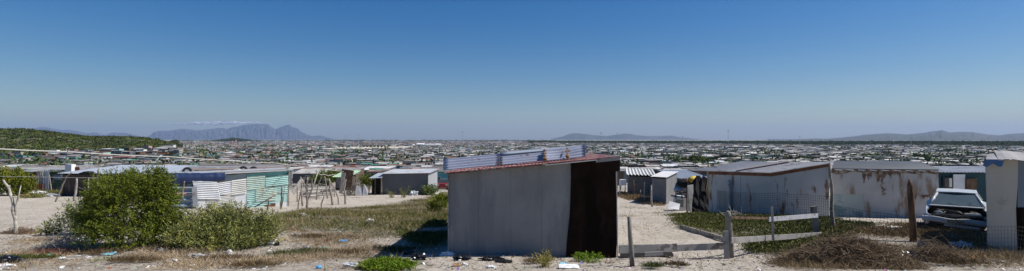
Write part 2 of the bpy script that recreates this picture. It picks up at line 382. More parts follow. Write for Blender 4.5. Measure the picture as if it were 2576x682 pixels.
m_frame = mat('white_frame', (.6, .6, .57), .7, .15, 3, bump=0)
m_tyre = mat('tyre_rubber', (.025, .025, .027), .85, .2, 6, bump=.3)
m_stone = mat('concrete_block', (.34, .33, .31), .95, .25, 4)
items = []
ZN = [(-400, 130, 'below the scrub hill'), (130, 260, 'beyond the dark tin shack'), (260, 440, 'above the tall green bush'), (440, 590, 'beyond the blue tarpaulin'), (590, 735, 'beyond the mint sheets'), (735, 880, 'beyond the stick fence'), (880, 985, 'beyond the white roofed hall'),
      (985, 1120, 'beyond the plain grey shack'), (1120, 1560, 'behind the tilted grey shed'), (1560, 1680, 'beyond the sandy lane'), (1680, 1785, 'beyond the white van'), (1785, 1940, 'over the grey shed roof'), (1940, 2090, 'over the brown pole'), (2090, 2230, 'over the dark ribbed roof'), (2230, 2370, 'over the rust stain'), (2370, 3200, 'beyond the wrecked car')]
def zone(px):
    for a, b_, t in ZN:
        if a <= px < b_: return t
    return ZN[-1][2]
def house_shell(mb_w, mb_r, x, y, w_, l_, h, yaw, tilt, tdir=1, rt=.07, gable=False, ov=.12):
    """walls and roof of a tin house in world space; base at the ground"""
    z0 = min(gzf(x + a * w_ / 2, y + b_ * l_ / 2) for a in (-1, 1) for b_ in (-1, 1)) - .05
    zc = gzf(x, y); c, s_ = math.cos(yaw), math.sin(yaw)
    P = lambda a, b_, z: (x + a * c - b_ * s_, y + a * s_ + b_ * c, z)
    hw, hl = w_ / 2, l_ / 2; tz = l_ * math.tan(tilt) / 2 * tdir        # roof rises away (tdir 1) or toward the viewer
    if not gable:
        tops = [zc + h - tz, zc + h - tz, zc + h + tz, zc + h + tz]
        cs = [(-hw, -hl), (hw, -hl), (hw, hl), (-hw, hl)]
        mb_w.add([P(a, b_, z0) for a, b_ in cs] + [P(a, b_, t) for (a, b_), t in zip(cs, tops)], [(0, 1, 5, 4), (1, 2, 6, 5), (2, 3, 7, 6), (3, 0, 4, 7)])
        sl = math.tan(tilt) * tdir
        co_ = [(-hw - ov, -hl - ov), (hw + ov, -hl - ov), (hw + ov, hl + ov), (-hw - ov, hl + ov)]
        bz = [zc + h + b_ * sl + .01 for a, b_ in co_]
        mb_r.add([P(a, b_, z) for (a, b_), z in zip(co_, bz)] + [P(a, b_, z + rt) for (a, b_), z in zip(co_, bz)], [(3, 2, 1, 0), (4, 5, 6, 7), (0, 1, 5, 4), (1, 2, 6, 5), (2, 3, 7, 6), (3, 0, 4, 7)])
    else:
        rz = l_ / 2 * math.tan(tilt)
        vs = [P(-hw, -hl, z0), P(hw, -hl, z0), P(hw, hl, z0), P(-hw, hl, z0), P(-hw, -hl, zc + h), P(hw, -hl, zc + h), P(hw, hl, zc + h), P(-hw, hl, zc + h), P(-hw, 0, zc + h + rz), P(hw, 0, zc + h + rz)]
        mb_w.add(vs, [(0, 1, 5, 4), (2, 3, 7, 6), (1, 2, 6, 9, 5), (3, 0, 4, 8, 7)])
        o_ = ov; dz = o_ * math.tan(tilt)
        for sg in (-1, 1):
            e = [P(-hw - o_, sg * (hl + o_), zc + h - dz), P(hw + o_, sg * (hl + o_), zc + h - dz), P(hw + o_, 0, zc + h + rz), P(-hw - o_, 0, zc + h + rz)]
            t_ = [(a, b_, z + rt) for a, b_, z in e]; mb_r.add(e + t_, [(3, 2, 1, 0), (4, 5, 6, 7), (0, 1, 5, 4), (1, 2, 6, 5), (2, 3, 7, 6), (3, 0, 4, 7)])
    return P, zc
occupied = []
def free(x, y, r):
    for a, b_, c_ in occupied:
        if (a - x) ** 2 + (b_ - y) ** 2 < (r + c_) ** 2: return False
    return True
FEAT = [None, 'brick weights on its roof', 'a tyre on its roof', 'planks on its roof']
def house(x, y, w_, l_, h, yaw, wc, rc, tilt, tdir, rr, parts=True, gable=False, feat=None, extra=''):
    base = Vector((x, y, gzf(x, y)))
    px, py = PX(base); t = thing('shack', 'x', 'shack', base, 'tin shacks packed across the plain')
    a, b_ = MB(), MB(); P, zc = house_shell(a, b_, x, y, w_, l_, h, yaw, tilt, tdir, gable=gable)
    a.build('wall', WM(wc), t); b_.build('roof', RM(rc), t)
    if parts:
        front = -l_ / 2; hh = h - abs(l_ * math.tan(tilt) / 2) * (1 if tdir > 0 else 0)
        if rr.random() < .75:
            dx = rr.uniform(-.35, .35) * w_; d = MB(); q = P(dx, front - .02, zc + .95); d.box(q, (.8, .04, 1.85 if hh > 2 else 1.6), Matrix.Rotation(yaw, 3, 'Z')); dd = d.build('door', rr.choice([m_dark, m_wood, WM('brown'), WM('blue')]), t)
        if rr.random() < .8:
            dx2 = dx + (1.6 if dx < 0 else -1.6) if 'dx' in dir() else 0; dx2 = max(-w_ / 2 + .6, min(w_ / 2 - .6, dx2))
            q = P(dx2, front - .02, zc + 1.35); f_ = MB(); f_.box(q, (.95, .05, .75), Matrix.Rotation(yaw, 3, 'Z')); wf = f_.build('window', m_frame, t)
            q = P(dx2, front - .045, zc + 1.35); f_ = MB(); f_.box(q, (.78, .03, .58), Matrix.Rotation(yaw, 3, 'Z')); f_.build('pane', m_glass, wf)
    n = 'shack with a ' + rc + ' roof and ' + wc + ' wall'
    size = 'wide ' if w_ > 8.5 else ('small ' if w_ < 5.2 else '')
    rel = 'tiny ' if False else ''
    n = size + wc + ' walled, ' + rc + (' gable' if gable else '') + ' roofed shack ' + zone(px)
    items.append([t, n, px, y])
    occupied.append((x, y, max(w_, l_) * .5))
    return t, P, zc
hr = random.Random(5)
def at_px(px, py, wpx, hpx, wc, rc, tilt=None, tdir=None, gable=False, l_=None, yaw=None, parts=True):
    g = G(px, py); d = g.y; w_ = wpx / F * d; h = max(1.9, min(3.4, hpx / F * d))
    l_ = l_ or min(7, max(3.5, w_ * .8)); t_ = R(hr.uniform(3, 7)) if tilt is None else R(tilt); td = hr.choice((1, 1, -1)) if tdir is None else tdir
    return house(g.x, g.y + l_ / 2, w_, l_, h, R(hr.uniform(-9, 9)) if yaw is None else R(yaw), wc, rc, t_, td, hr, parts, gable)
EXPL = [(30, 405, 60, 11, 'turquoise', 'dull grey'), (52, 411, 20, 13, 'beige', 'dull grey'), (137, 404, 28, 10, 'blue', 'dull grey'), (153, 407, 17, 10, 'pale blue', 'pale grey'), (100, 407, 32, 11, 'brown', 'dark'),
        (176, 402, 26, 10, 'grey', 'grey'), (257, 401, 42, 8, 'coral', 'rusty'), (300, 406, 38, 11, 'pink', 'reddish'), (288, 411, 26, 9, 'white', 'dark'), (168, 411, 17, 7, 'pale blue', 'mint green'), (215, 412, 22, 9, 'white', 'pale grey'),
        (350, 421, 28, 7, 'pink', 'rusty'), (428, 409, 10, 7, 'green', 'grey'), (408, 412, 20, 10, 'beige', 'grey'), (20, 437, 50, 14, 'dark green', 'green'), (345, 385, 20, 8, 'grey', 'pale grey', 22, 1, True), (60, 424, 44, 8, 'rusty', 'rusty'), (215, 424, 46, 9, 'grey', 'green'), (262, 429, 44, 10, 'beige', 'dull grey'),
        (482, 397, 28, 10, 'orange', 'grey'), (567, 399, 22, 6, 'grey', 'blue'), (548, 402, 11, 9, 'beige', 'grey'), (603, 407, 22, 6, 'pink', 'dull grey'), (634, 412, 24, 7, 'pink', 'pale grey'), (608, 417, 30, 6, 'mint green', 'pale grey'),
        (640, 401, 20, 6, 'turquoise', 'grey'), (731, 399, 26, 9, 'grey', 'light blue'), (722, 414, 38, 8, 'orange', 'white'), (748, 424, 22, 9, 'coral', 'reddish'), (783, 426, 15, 8, 'yellow', 'pale grey'), (808, 425, 16, 8, 'mint green', 'mint green'),
        (848, 416, 44, 7, 'pale blue', 'blue'), (867, 416, 8, 9, 'blue', 'blue'), (825, 394, 20, 7, 'turquoise', 'mint green'), (425, 405, 18, 6, 'green', 'dull grey'), (899, 410, 16, 8, 'turquoise', 'grey'), (977, 407, 12, 5, 'green', 'grey'), (1073, 410, 9, 9, 'yellow', 'grey'),
        (980, 419, 36, 5, 'mint green', 'pale grey'), (1010, 426, 28, 9, 'white', 'pale grey'), (1000, 412, 26, 7, 'orange', 'rusty'), (590, 425, 34, 6, 'grey', 'grey'), (690, 402, 24, 7, 'coral', 'grey'), (1035, 405, 30, 6, 'brown', 'dull grey'), (1095, 424, 30, 7, 'grey', 'dull grey'),
        (1585, 420, 34, 5, 'white', 'white'), (1638, 419, 84, 6, 'dark green', 'dull grey'), (1712, 413, 54, 8, 'dark grey', 'pale grey'), (1790, 406, 70, 7, 'grey', 'white'), (1905, 421, 56, 8, 'turquoise', 'white'), (1740, 441, 42, 10, 'dark grey', 'reddish'), (1695, 436, 38, 9, 'grey', 'light blue'), (1652, 440, 46, 8, 'dark grey', 'grey'),
        (1962, 402, 52, 6, 'blue', 'dull grey'), (1912, 402, 46, 5, 'dark green', 'green'), (2330, 420, 150, 8, 'dark grey', 'white'), (2440, 414, 90, 8, 'brown', 'white'), (2250, 410, 70, 6, 'grey', 'pale grey'), (2180, 402, 60, 6, 'dark grey', 'white'), (2420, 432, 120, 9, 'grey', 'pale grey'), (2290, 403, 60, 6, 'brown', 'pale grey'), (1850, 404, 60, 5, 'dark grey', 'white'), (2060, 405, 66, 6, 'grey', 'pale grey'), (2540, 412, 60, 8, 'dark grey', 'light blue'), (2130, 412, 60, 6, 'grey', 'white')]
for e in EXPL: at_px(*e)
# the white-roofed hall and the brown gable house are built one by one
g = G(942, 441); t, P, zc = house(g.x, g.y + 5, 9.6, 12, 2.5, R(-4), 'dark grey', 'white', R(2), 1, hr, False); items[-1][1] = 'long low hall with a clean white roof beyond the thicket of sticks'; t.name = 'hall'; t['category'] = 'hall'; t['group'] = ''; del t['group']
g = G(856, 452); t, P, zc = house(g.x, g.y + 3, 6.2, 6, 2.4, R(-8), 'brown', 'reddish', R(17), 1, hr, True, True); items[-1][1] = 'brown house with a dark red gable roof behind the stick fence'; t.name = 'gable_house'
t['category'] = 'house'; del t['group']
g = G(770, 462); t, P, zc = house(g.x, g.y + 3, 5.5, 6, 2.3, R(6), 'dark grey', 'pale grey', R(5), 1, hr, True); items[-1][1] = 'slate walled shack with a striped roof just past the mint wall'
def blocked(px, py):
    """hidden behind the near buildings in the photo"""
    if 1118 < px < 1555 and py > 396: return True
    if 1785 < px < 2365 and py > 420: return True
    if px > 2480 and py > 410: return True
    if 170 < px < 440 and py > 428: return True
    if 430 < px < 725 and py > 426: return True
    if 960 < px < 1100 and py > 438: return True
    return False
LEFTW = ['grey'] * 9 + ['dark grey'] * 5 + ['brown'] * 5 + ['rusty'] * 2 + ['beige'] * 3 + ['coral', 'pink', 'orange', 'mint green', 'turquoise', 'pale blue', 'blue', 'white', 'white', 'yellow', 'dark green', 'green', 'cream']
RIGHTW = ['grey'] * 7 + ['dark grey'] * 6 + ['brown'] * 4 + ['beige', 'white', 'dark green', 'blue', 'turquoise', 'rusty', 'cream']
ROOFL = ['grey'] * 5 + ['dull grey'] * 5 + ['pale grey'] * 3 + ['rusty'] * 2 + ['dark', 'reddish', 'green', 'white']
ROOFR = ['pale grey'] * 6 + ['grey'] * 6 + ['white'] * 3 + ['dull grey'] * 3 + ['rusty', 'light blue', 'dark']
cand = []
d = 62.0
while d < 330:
    x = -d * 1.06 + hr.uniform(0, 6)
    while x < d * 1.06:
        cand.append((x + hr.uniform(-1, 1), d + hr.uniform(-1.6, 1.6))); x += hr.uniform(5.6, 8.6)
    d += hr.uniform(7.6, 9.6)
cand.sort(key=lambda q: q[1]); hidden = []; nind = len(EXPL) + 2; last_d = 0
for x, y in cand:
    p, q = PX(Vector((x, y, gzf(x, y)))); w_ = hr.uniform(3.6, 6.4) if hr.random() < .85 else hr.uniform(7, 10); l_ = hr.uniform(2.8, 4.6)
    if not free(x, y, max(w_, l_) * .5 - .6): continue
    if -300 < p < 440 and q < 386 + (8 if p < 300 else 0): continue
    if y < 78 and p < 740 : continue
    if y < 96 and (1560 < p < 1700 or 880 < p < 1100): continue
    if y < 74: continue
    if y < 112 and 690 < p < 980: continue
    if blocked(p, q) or p < -30 or p > 2606: hidden.append((x, y, w_, l_)); occupied.append((x, y, max(w_, l_) * .5)); continue
    if nind >= 290: hidden.append((x, y, w_, l_)); occupied.append((x, y, max(w_, l_) * .5)); continue
    left = p < 1120 + hr.uniform(-100, 100); wc = hr.choice(LEFTW if left else RIGHTW); rc = hr.choice(ROOFL if left else ROOFR)
    house(x, y, w_, l_, hr.uniform(2.1, 2.75), R(hr.gauss(0, 9)), wc, rc, R(hr.uniform(2, 7)), hr.choice((1, 1, -1) if left else (1, -1, -1)), hr, y < 230, hr.random() < .06)
    nind += 1; last_d = y
print('individual shacks', nind, 'to depth', last_d)
# ---- the rest of the town: one mass of roofs
V = []; Fq = []; Cc = []
def ccol(c, v=.2): k = 1 + hr.uniform(-v, v); return (c[0] * k, c[1] * k, c[2] * k, 1)
def mass_house(x, y, w_, l_, h, yaw, wc, rc, tilt, det):
    z = gzf(x, y); c, s_ = math.cos(yaw), math.sin(yaw); hw, hl = w_ / 2, l_ / 2; n = len(V)
    def P(a, b_, zz): return (x + a * c - b_ * s_, y + a * s_ + b_ * c, zz)
    tz = hl * tilt; dn = .6 + y * .0005; dn = 1.5 if y > 500 else .4
    for a, b_ in ((-hw, -hl), (hw, -hl), (hw, hl), (-hw, hl)): V.append(P(a, b_, z - dn))
    for a, b_ in ((-hw, -hl), (hw, -hl), (hw, hl), (-hw, hl)): V.append(P(a, b_, z + h + (tz if b_ > 0 else -tz)))
    cw = ccol(wc); cr = ccol(rc)
    for f in ((0, 1, 5, 4), (1, 2, 6, 5), (2, 3, 7, 6), (3, 0, 4, 7)): Fq.append(tuple(i + n for i in f)); Cc.append(cw)
    m = len(V); o_ = .15 if y < 500 else 0.0; t_ = .07 if y < 500 else .15
    for dz in (.01, t_):
        for a, b_ in ((-hw - o_, -hl - o_), (hw + o_, -hl - o_), (hw + o_, hl + o_), (-hw - o_, hl + o_)): V.append(P(a, b_, z + h + dz + (tz if b_ > 0 else -tz)))
    for f in ((4, 5, 6, 7), (0, 1, 5, 4), (1, 2, 6, 5), (3, 0, 4, 7)): Fq.append(tuple(i + m for i in f)); Cc.append(cr)
    if det:
        for k in range(2):
            a = hr.uniform(-hw + .6, hw - .6) if hw > .8 else 0; ww = .42; z0, z1 = (z + .05, z + 1.9) if k == 0 else (z + 1.0, z + 1.7); q = len(V)
            V.extend([P(a - ww, -hl - .03, z0), P(a + ww, -hl - .03, z0), P(a + ww, -hl - .03, z1), P(a - ww, -hl - .03, z1)]); Fq.append((q, q + 1, q + 2, q + 3)); Cc.append((.03, .03, .035, 1))
def mix_wc(u): return WALLC[hr.choice(LEFTW if u < -.1 + hr.uniform(-.15, .15) else RIGHTW)]
def mix_rc(u): return ROOFC[hr.choice(ROOFL if u < -.1 + hr.uniform(-.15, .15) else ROOFR)]
for x, y, w_, l_ in hidden: mass_house(x, y, w_, l_, 2.4, R(hr.gauss(0, 8)), mix_wc(x / y), mix_rc(x / y), hr.uniform(-.08, .08), True)
SANDP = [(770, 379), (860, 371), (1035, 369.5), (1060, 374), (960, 377.5)]
def skip(px, py, u, d):
    if px < 442 and py < 372 + 24 * (1 - (px + 40) / 480.): return True
    if polyin(np.array([px]), np.array([py]), SANDP)[0]: return True
    if px > 1700 and py < 366.5 - 1.2 * (2576 - px) / 876 + 2.5 * math.sin(px * .013): return True
    if px > 1400 and py < 362 + 1.0 * math.sin(px * .02): return True
    if px > 2300 and py < 372 - (2576 - px) / 80 and hr.random() < .8: return True
    return False
d = max(last_d - 25, 120)
while d < 7500:
    if d < 430: dx, dy, w0, w1 = 7.4, 7.8, 4.2, 7.5
    elif d < 900: dx, dy, w0, w1 = 9.5, 13, 4.5, 9
    elif d < 1700: dx, dy, w0, w1 = 14, 27, 6, 14
    elif d < 3200: dx, dy, w0, w1 = 26, 75, 9, 24
    else: dx, dy, w0, w1 = 48, 210, 14, 42
    x = -d * 1.06
    while x < d * 1.06:
        xx = x + hr.uniform(-1, 1) * dx * .2; yy = d + hr.uniform(-.3, .3) * dy
        w_ = hr.uniform(w0, w1); l_ = min(hr.uniform(.6, 1.0) * w_, 12); z = gzf(xx, yy); p, q = PX(Vector((xx, yy, z)))
        if hr.random() < .86 and not skip(p, q, xx / yy, yy) and (yy > 420 or free(xx, yy, w_ * .45)):
            far = yy > 1200; wc = mix_wc(xx / yy); rc = mix_rc(xx / yy)
            if far: wc = hr.choice([(.5, .45, .38), (.35, .3, .26), (.28, .25, .22), (.6, .58, .54), wc]); rc = hr.choice([(.26, .15, .12), (.22, .17, .15), (.3, .28, .26), (.2, .18, .17), (.2, .18, .17), rc])
            mass_house(xx, yy, w_, l_, hr.uniform(2.2, 3.0) * (1.25 if far else 1), R(hr.gauss(0, 12)), wc, rc, hr.uniform(-.09, .09), yy < 330)
            if yy < 1000 and hr.random() < .3: mass_house(xx + w_ * .75, yy - hr.uniform(0, 3), 1.2, 1.2, 2.2, 0, hr.choice([WALLC['beige'], WALLC['white'], WALLC['dark green'], WALLC['brown']]), mix_rc(0), 0, False)
            if yy < 800 and hr.random() < .45: mass_house(xx + hr.uniform(-1, 3), yy - l_ / 2 - hr.uniform(1, 2.5), hr.uniform(3, 6), .1, hr.uniform(1.0, 1.6), R(hr.gauss(0, 15)), hr.choice([WALLC['brown'], WALLC['dark grey'], WALLC['grey'], WALLC['rusty'], WALLC['beige']]), WALLC['brown'], 0, False)
        x += dx * hr.uniform(.85, 1.25)
    d += dy
me = bpy.data.meshes.new('distant_shacks'); me.from_pydata(V, [], Fq); at = me.color_attributes.new('tint', 'FLOAT_COLOR', 'CORNER')
at.data.foreach_set('color', np.repeat(np.array(Cc, np.float32), 4, axis=0).ravel())
m_town = mat('town_paint', (1, 1, 1), .75, .22, .45, tint=True, bump=0); o = link('distant_shacks', me, m_town, None, Vector((0, 0, 0))); tag(o, kind='stuff'); o['label'] = 'unbroken mass of tiny tin roofs stretching to the horizon'
print('mass faces', len(Fq))

# ---------------------------------------------------------------- trees and scrub
m_leaf = mat('tree_leaf', (.075, .10, .035), .8, .3, .6, tint=True, bump=0, spec=.15)
m_bark = mat('tree_bark', (.17, .14, .11), .95, .3, 5)
def tree_at(x, y, w_, h, rng, n=900, col=(1, 1, 1), label='', leaf=.33):
    z = gzf(x, y); t = thing('tree', label, 'tree', (x, y, z), 'trees between the shacks')
    mb = MB(); tr = h * .035 + .05; mb.tube([(x, y, z - .2), (x + .05, y, z + h * .3), (x - .05, y + .1, z + h * .6)], [tr, tr * .8, tr * .5], 6)
    for k in range(4): a = k * 1.7 + x; mb.tube([(x, y, z + h * .3), (x + math.cos(a) * w_ * .3, y + math.sin(a) * w_ * .3, z + h * .7)], [tr * .6, tr * .2], 5)
    mb.build('trunk', m_bark, t)
    nb = max(7, int(w_ / h * 8)); cc = []
    for k in range(nb): cc.append((x + rng.uniform(-.5, .5) * w_ * .8, y + rng.uniform(-.4, .4) * min(w_, 5), z + h * rng.uniform(.42, .86) * (1 if k % 3 else .8), rng.uniform(.16, .3) * h + .1 * w_ / nb))
    cc = np.array(cc); k = rng.integers(0, nb, n); dr = unit(rng.normal(size=(n, 3))); rad = cc[k, 3:4] * rng.uniform(.55, 1.12, (n, 1))
    C = cc[k, :3] + dr * rad * [1.25, 1.1, .8]; C[:, 2] = np.maximum(C[:, 2], z + .12 * h)
    Q = leafquads(C, dr + rng.normal(size=(n, 3)) * .8, leaf * rng.uniform(.6, 1.3, n), leaf * .8, rng)
    ct = rng.uniform(.75, 1.3, (nb, 1)); T = tints(n, col, .25, .08, rng) * ct[k]
    quads('crown', Q, m_leaf, t, T); return t
TR = [(60, 401, 22, 12), (115, 413, 45, 12), (160, 409, 26, 8), (88, 422, 45, 16), (274, 402, 22, 7), (262, 411, 22, 8), (292, 414, 22, 7), (325, 414, 20, 8), (340, 412, 18, 7), (420, 398, 20, 9), (437, 366, 22, 13), (428, 372, 22, 10), (455, 372, 16, 8), (392, 360, 14, 10),
      (514, 387, 24, 11), (505, 394, 22, 9), (606, 395, 24, 9), (648, 391, 22, 8), (560, 415, 22, 10), (655, 408, 22, 10), (470, 400, 18, 9), (740, 411, 30, 9), (770, 411, 22, 9), (790, 417, 14, 7), (855, 420, 14, 6), (830, 400, 18, 6), (898, 407, 12, 6), (935, 402, 14, 6), (905, 392, 16, 6), (1105, 395, 18, 8), (815, 452, 40, 28), (1000, 445, 30, 14), (930, 470, 26, 26),
      (1735, 414, 90, 22), (1762, 418, 60, 18), (1700, 417, 44, 12), (1790, 410, 40, 12), (1830, 404, 40, 14), (1862, 403, 30, 10), (1895, 410, 36, 12), (1885, 401, 30, 8), (1990, 410, 44, 14), (2030, 408, 60, 14), (2048, 402, 40, 14), (2095, 412, 26, 8), (2130, 398, 34, 9), (2160, 401, 40, 12), (2195, 399, 36, 11), (2310, 403, 36, 14), (2255, 404, 20, 7), (1560, 383, 16, 7), (1600, 384, 14, 6), (1640, 380, 16, 6), (1700, 388, 18, 6), (1500, 377, 10, 4), (1965, 388, 22, 8), (1780, 386, 18, 7), (2080, 386, 22, 8), (2230, 384, 20, 8), (2260, 387, 22, 8), (2385, 384, 24, 8), (2500, 386, 30, 8), (2460, 395, 26, 8), (1920, 382, 16, 7), (2010, 384, 18, 6), (1480, 388, 18, 7), (2430, 442, 60, 14), (2345, 440, 40, 10)]
tit = []
TC = [((1, 1, 1), 'dusty olive tree'), ((1.35, 1.3, .8), 'bright green tree'), ((.7, .75, .8), 'dark leafy tree'), ((1.15, 1.05, .8), 'yellowish green tree')]
for i, (px, py, wp, hp) in enumerate(TR):
    g = G(px, py); cidx = (i * 7 + 3) % 4 if hp < 20 else 1
    ty = tree_at(g.x, g.y, wp / F * g.y, max(1.6, hp / F * g.y), np.random.default_rng(100 + i), int(min(1500, 160 + wp * hp * 2.2)), TC[cidx][0], 'x', .36 * max(1, g.y / 130))
    tit.append([ty, ('low wide ' if wp > 2.6 * hp else '') + TC[cidx][1] + ' ' + zone(px) + (' close by' if py > 412 else ' far down the plain' if py < 392 else ''), px, g.y])
uniquify(tit)
# scrub covering the hill
rng = np.random.default_rng(8); nb = 4600
yy = rng.uniform(285, 640, nb) ** 1.0; uu = rng.uniform(-1.12, -.635, nb); xx = uu * yy
sk = EYE + np.interp(uu, HU, HS) / F * 480; zg = gz(xx, yy)
keep = (zg > EYE - 12.6 + rng.uniform(-.6, 1.2, nb)) & (snoise(xx, yy, .05, 9) + rng.uniform(-1, 1, nb) * .7 > -.75)
xx, yy, zg = xx[keep], yy[keep], zg[keep]; nb = len(xx); sz = rng.uniform(1.0, 2.7, nb) * (1 + .4 * (rng.random(nb) < .12)); per = 26
k = np.repeat(np.arange(nb), per); n = len(k); dr = unit(rng.normal(size=(n, 3))); dr[:, 2] = np.abs(dr[:, 2]) * .9
C = np.stack([xx[k], yy[k], zg[k]], 1) + dr * (sz[k, None] * rng.uniform(.5, 1.0, (n, 1))) * [1.3, 1.3, .72]
bt = np.array([(.6, .62, .62), (.95, .92, .5), (.5, .55, .6), (1.25, 1.0, .85), (1.15, 1.1, .5), (.75, .72, .7)])[np.clip(((snoise(xx, yy, .06, 3) + 1) * 2.2 + rng.uniform(0, 2.2, nb)).astype(int), 0, 5)] * rng.uniform(.75, 1.3, (nb, 1))
o = quads('scrub', leafquads(C, rng.normal(size=(n, 3)), 1.15 * rng.uniform(.5, 1.2, n), .8, rng), m_leaf, None, tints(n, (1, 1, 1), .2, .06, rng) * bt[k]); tag(o, kind='stuff'); o['label'] = 'olive green bushes covering the sandy hill'
# small green clumps lost among the roofs, far belts of wood
def mass_trees(name, label, pts, sizes, per, leafk, col, rng):
    nb = len(pts); k = np.repeat(np.arange(nb), per); n = len(k); dr = unit(rng.normal(size=(n, 3))); P = np.array(pts); S = np.array(sizes)
    zg = gz(P[:, 0], P[:, 1]); C = np.stack([P[k, 0], P[k, 1], zg[k] + S[k, 1] * .5], 1) + dr * np.stack([S[k, 0] * .5, S[k, 0] * .5, S[k, 1] * .5], 1) * rng.uniform(.6, 1.05, (n, 1))
    bt = rng.uniform(.7, 1.3, (nb, 1)); o = quads(name, leafquads(C, rng.normal(size=(n, 3)), S[k, 1] * leafk * rng.uniform(.5, 1.2, n), S[k, 1] * leafk * .7, rng), m_leaf, None, tints(n, col, .2, .05, rng) * bt[k])
    tag(o, kind='stuff'); o['label'] = label
rng = np.random.default_rng(21); pts = []; szs = []
for i in range(1000):
    d = math.exp(rng.uniform(math.log(215), math.log(1500))); u = rng.uniform(-1.0 if d < 330 else -.64, 1.0); hh = rng.uniform(2.2, 5.0) * (1 + d / 3000)
    pts.append((u * d, d)); szs.append((hh * rng.uniform(1.2, 3.4), hh))
mass_trees('foliage', 'scattered green treetops among the far roofs', pts, szs, 26, .38, (.9, .95, .9), rng)
pts = []; szs = []
for i in range(4600):
    px = rng.uniform(1330, 2640); k = rng.random(); base = 358.0 + abs(rng.normal()) * 1.3 + max(px - 1400, 0) / 1176 * 8.5 * rng.random()
    d = np.interp(base, [355.5, 359.6, 362.0, 364, 367], [4600, 2700, 2000, 1600, 1250]) * rng.uniform(.95, 1.05); u = (px - CX) / F; hh = rng.uniform(6, 12)
    pts.append((u * d, d)); szs.append((hh * rng.uniform(1.3, 3), hh))
for i in range(500):
    px = rng.uniform(440, 1400); d = rng.uniform(4300, 6000); u = (px - CX) / F; hh = rng.uniform(9, 17); pts.append((u * d, d)); szs.append((hh * rng.uniform(2, 6), hh))
mass_trees('woods', 'dark belt of distant trees below the hills', pts, szs, 26, .35, (.62, .72, .8), rng)
mb = MB(); 
# wooded rise under the high mountain
pts = []; szs = []
for i in range(160):
    px = rng.normal(588, 22); d = rng.uniform(3700, 3900); u = (px - CX) / F; k = max(0, 1 - abs(px - 588) / 50); pts.append((u * d, d)); szs.append((40, 14 + 14 * k))
mass_trees('woods', 'low dark wooded rise in front of the high mountain', pts, szs, 40, .3, (.7, .75, .7), rng)

# ---------------------------------------------------------------- far landmarks
m_steel = mat('galvanised_steel', (.42, .44, .46), .5, .1, 2, metal=.4, bump=0)
LM = [(1164, 382, 332, 'beside the broad pale sand bank'), (1512, 386, 334.5, 'rising over the end of the tied roof sheets'), (1553, 377, 335, 'before the twin blue hills'), (1832, 382, 328, 'tallest, rising over the pale ribbed roof'), (2012, 372, 342.5, 'beyond the brown pole and shed roof'), (902, 368, 339, 'at the foot of the high mountain slope'), (1717, 366, 343, 'beyond the white van'), (2292, 373, 348, 'far out before the farmed hills'), (870, 366, 341, 'by the tail of the mountain ridge'), (767, 368, 344, 'under the mountain peak')]
for px, pb, ptp, wh in LM:
    g = G(px, pb); H = (pb - ptp) / F * g.y; t = thing('light_mast', 'thin grey floodlight mast ' + wh, 'light mast', g, 'floodlight masts over the township')
    r = max(.22, .00035 * g.y); MB().tube([g - Vector((0, 0, .5)), g + Vector((0, 0, H * .5)), g + Vector((0, 0, H))], [r * 1.5, r * 1.1, r * .7], 8).build('pole', m_steel, t)
    mb = MB(); c = g + Vector((0, 0, H)); mb.tube([c + Vector((0, 0, -.35)), c + Vector((0, 0, .1))], [r * 4, r * 4.6], 12).build('lamp_ring', mat('lamp_ring', (.12, .12, .13), .6, bump=0), t)
for px, pb, ptp, wh in [(584, 374, 353, 'shorter'), (593.5, 377, 349, 'taller')]:
    g = G(px, pb); H = (pb - ptp) / F * g.y; t = thing('radio_mast', wh + ' of two banded lattice radio masts before the mountain', 'radio mast', g, 'pair of radio masts'); r = .55; legs = {}
    for k in range(8):
        m = MB()
        for q in range(3):
            an = q * 2.094; o_ = Vector((math.cos(an), math.sin(an), 0)) * r; o2 = Vector((math.cos(an + 2.094), math.sin(an + 2.094), 0)) * r
            z0, z1 = Vector((0, 0, H * k / 8)), Vector((0, 0, H * (k + 1) / 8)); m.tube([g + o_ + z0, g + o_ + z1], .16, 5); m.tube([g + o_ + z0, g + o2 + z1], .08, 4); m.tube([g + o2 + z0, g + o_ + z1], .08, 4)
        m.build('red_section' if k % 2 else 'white_section', mat('mast_red', (.5, .12, .08), .6, bump=0) if k % 2 else m_frame, t)
# pale sand bank with the long bridge, hall complex and other large buildings
mb = MB(); w0 = [G(a, b_) for a, b_ in [(775, 378), (820, 374.5), (870, 371.5), (935, 370), (1035, 369.6), (1056, 371.5), (1040, 374.5), (990, 377), (900, 377), (840, 378.8)]]
c = sum(w0, Vector()) / len(w0); hi = [p.lerp(c, .12) + Vector((0, 0, 1.6)) for p in w0]; n = len(w0)
mb.add([p - Vector((0, 0, .6)) for p in w0] + hi, [tuple(range(n, 2 * n))] + [(i, (i + 1) % n, n + (i + 1) % n, n + i) for i in range(n)])
o = mb.build('sand_bank', mat('pale_sand', (.62, .54, .43), .95, .15, .03, bump=0)); tag(o, kind='structure')
def far_box(t, name, px0, px1, pb, ptp, dep, m, dy=0.0):
    g0 = G((px0 + px1) / 2, pb); d = g0.y + dy; w_ = (px1 - px0) / F * d; h = (pb - ptp) / F * d
    mb = MB(); mb.box((g0.x / g0.y * d, d + dep / 2, g0.z + h / 2 - .3), (w_, dep, h + .6)); return mb.build(name, m, t), g0, w_, h, d
g = G(942, 372); t = thing('bridge', 'long low road bridge on dark piers over the sand bank', 'bridge', g); w_ = 58 / F * g.y
mb = MB(); mb.box((g.x, g.y, g.z + 5.0), (w_, 12, 1.1)); mb.build('deck', m_stone, t)
for k in range(7): mb = MB(); mb.box((g.x + w_ * (k / 6 - .5) * .94, g.y, g.z + 2), (1.6, 10, 5)); mb.build('pier', mat('dark_concrete', (.12, .115, .11), .9, bump=0), t)
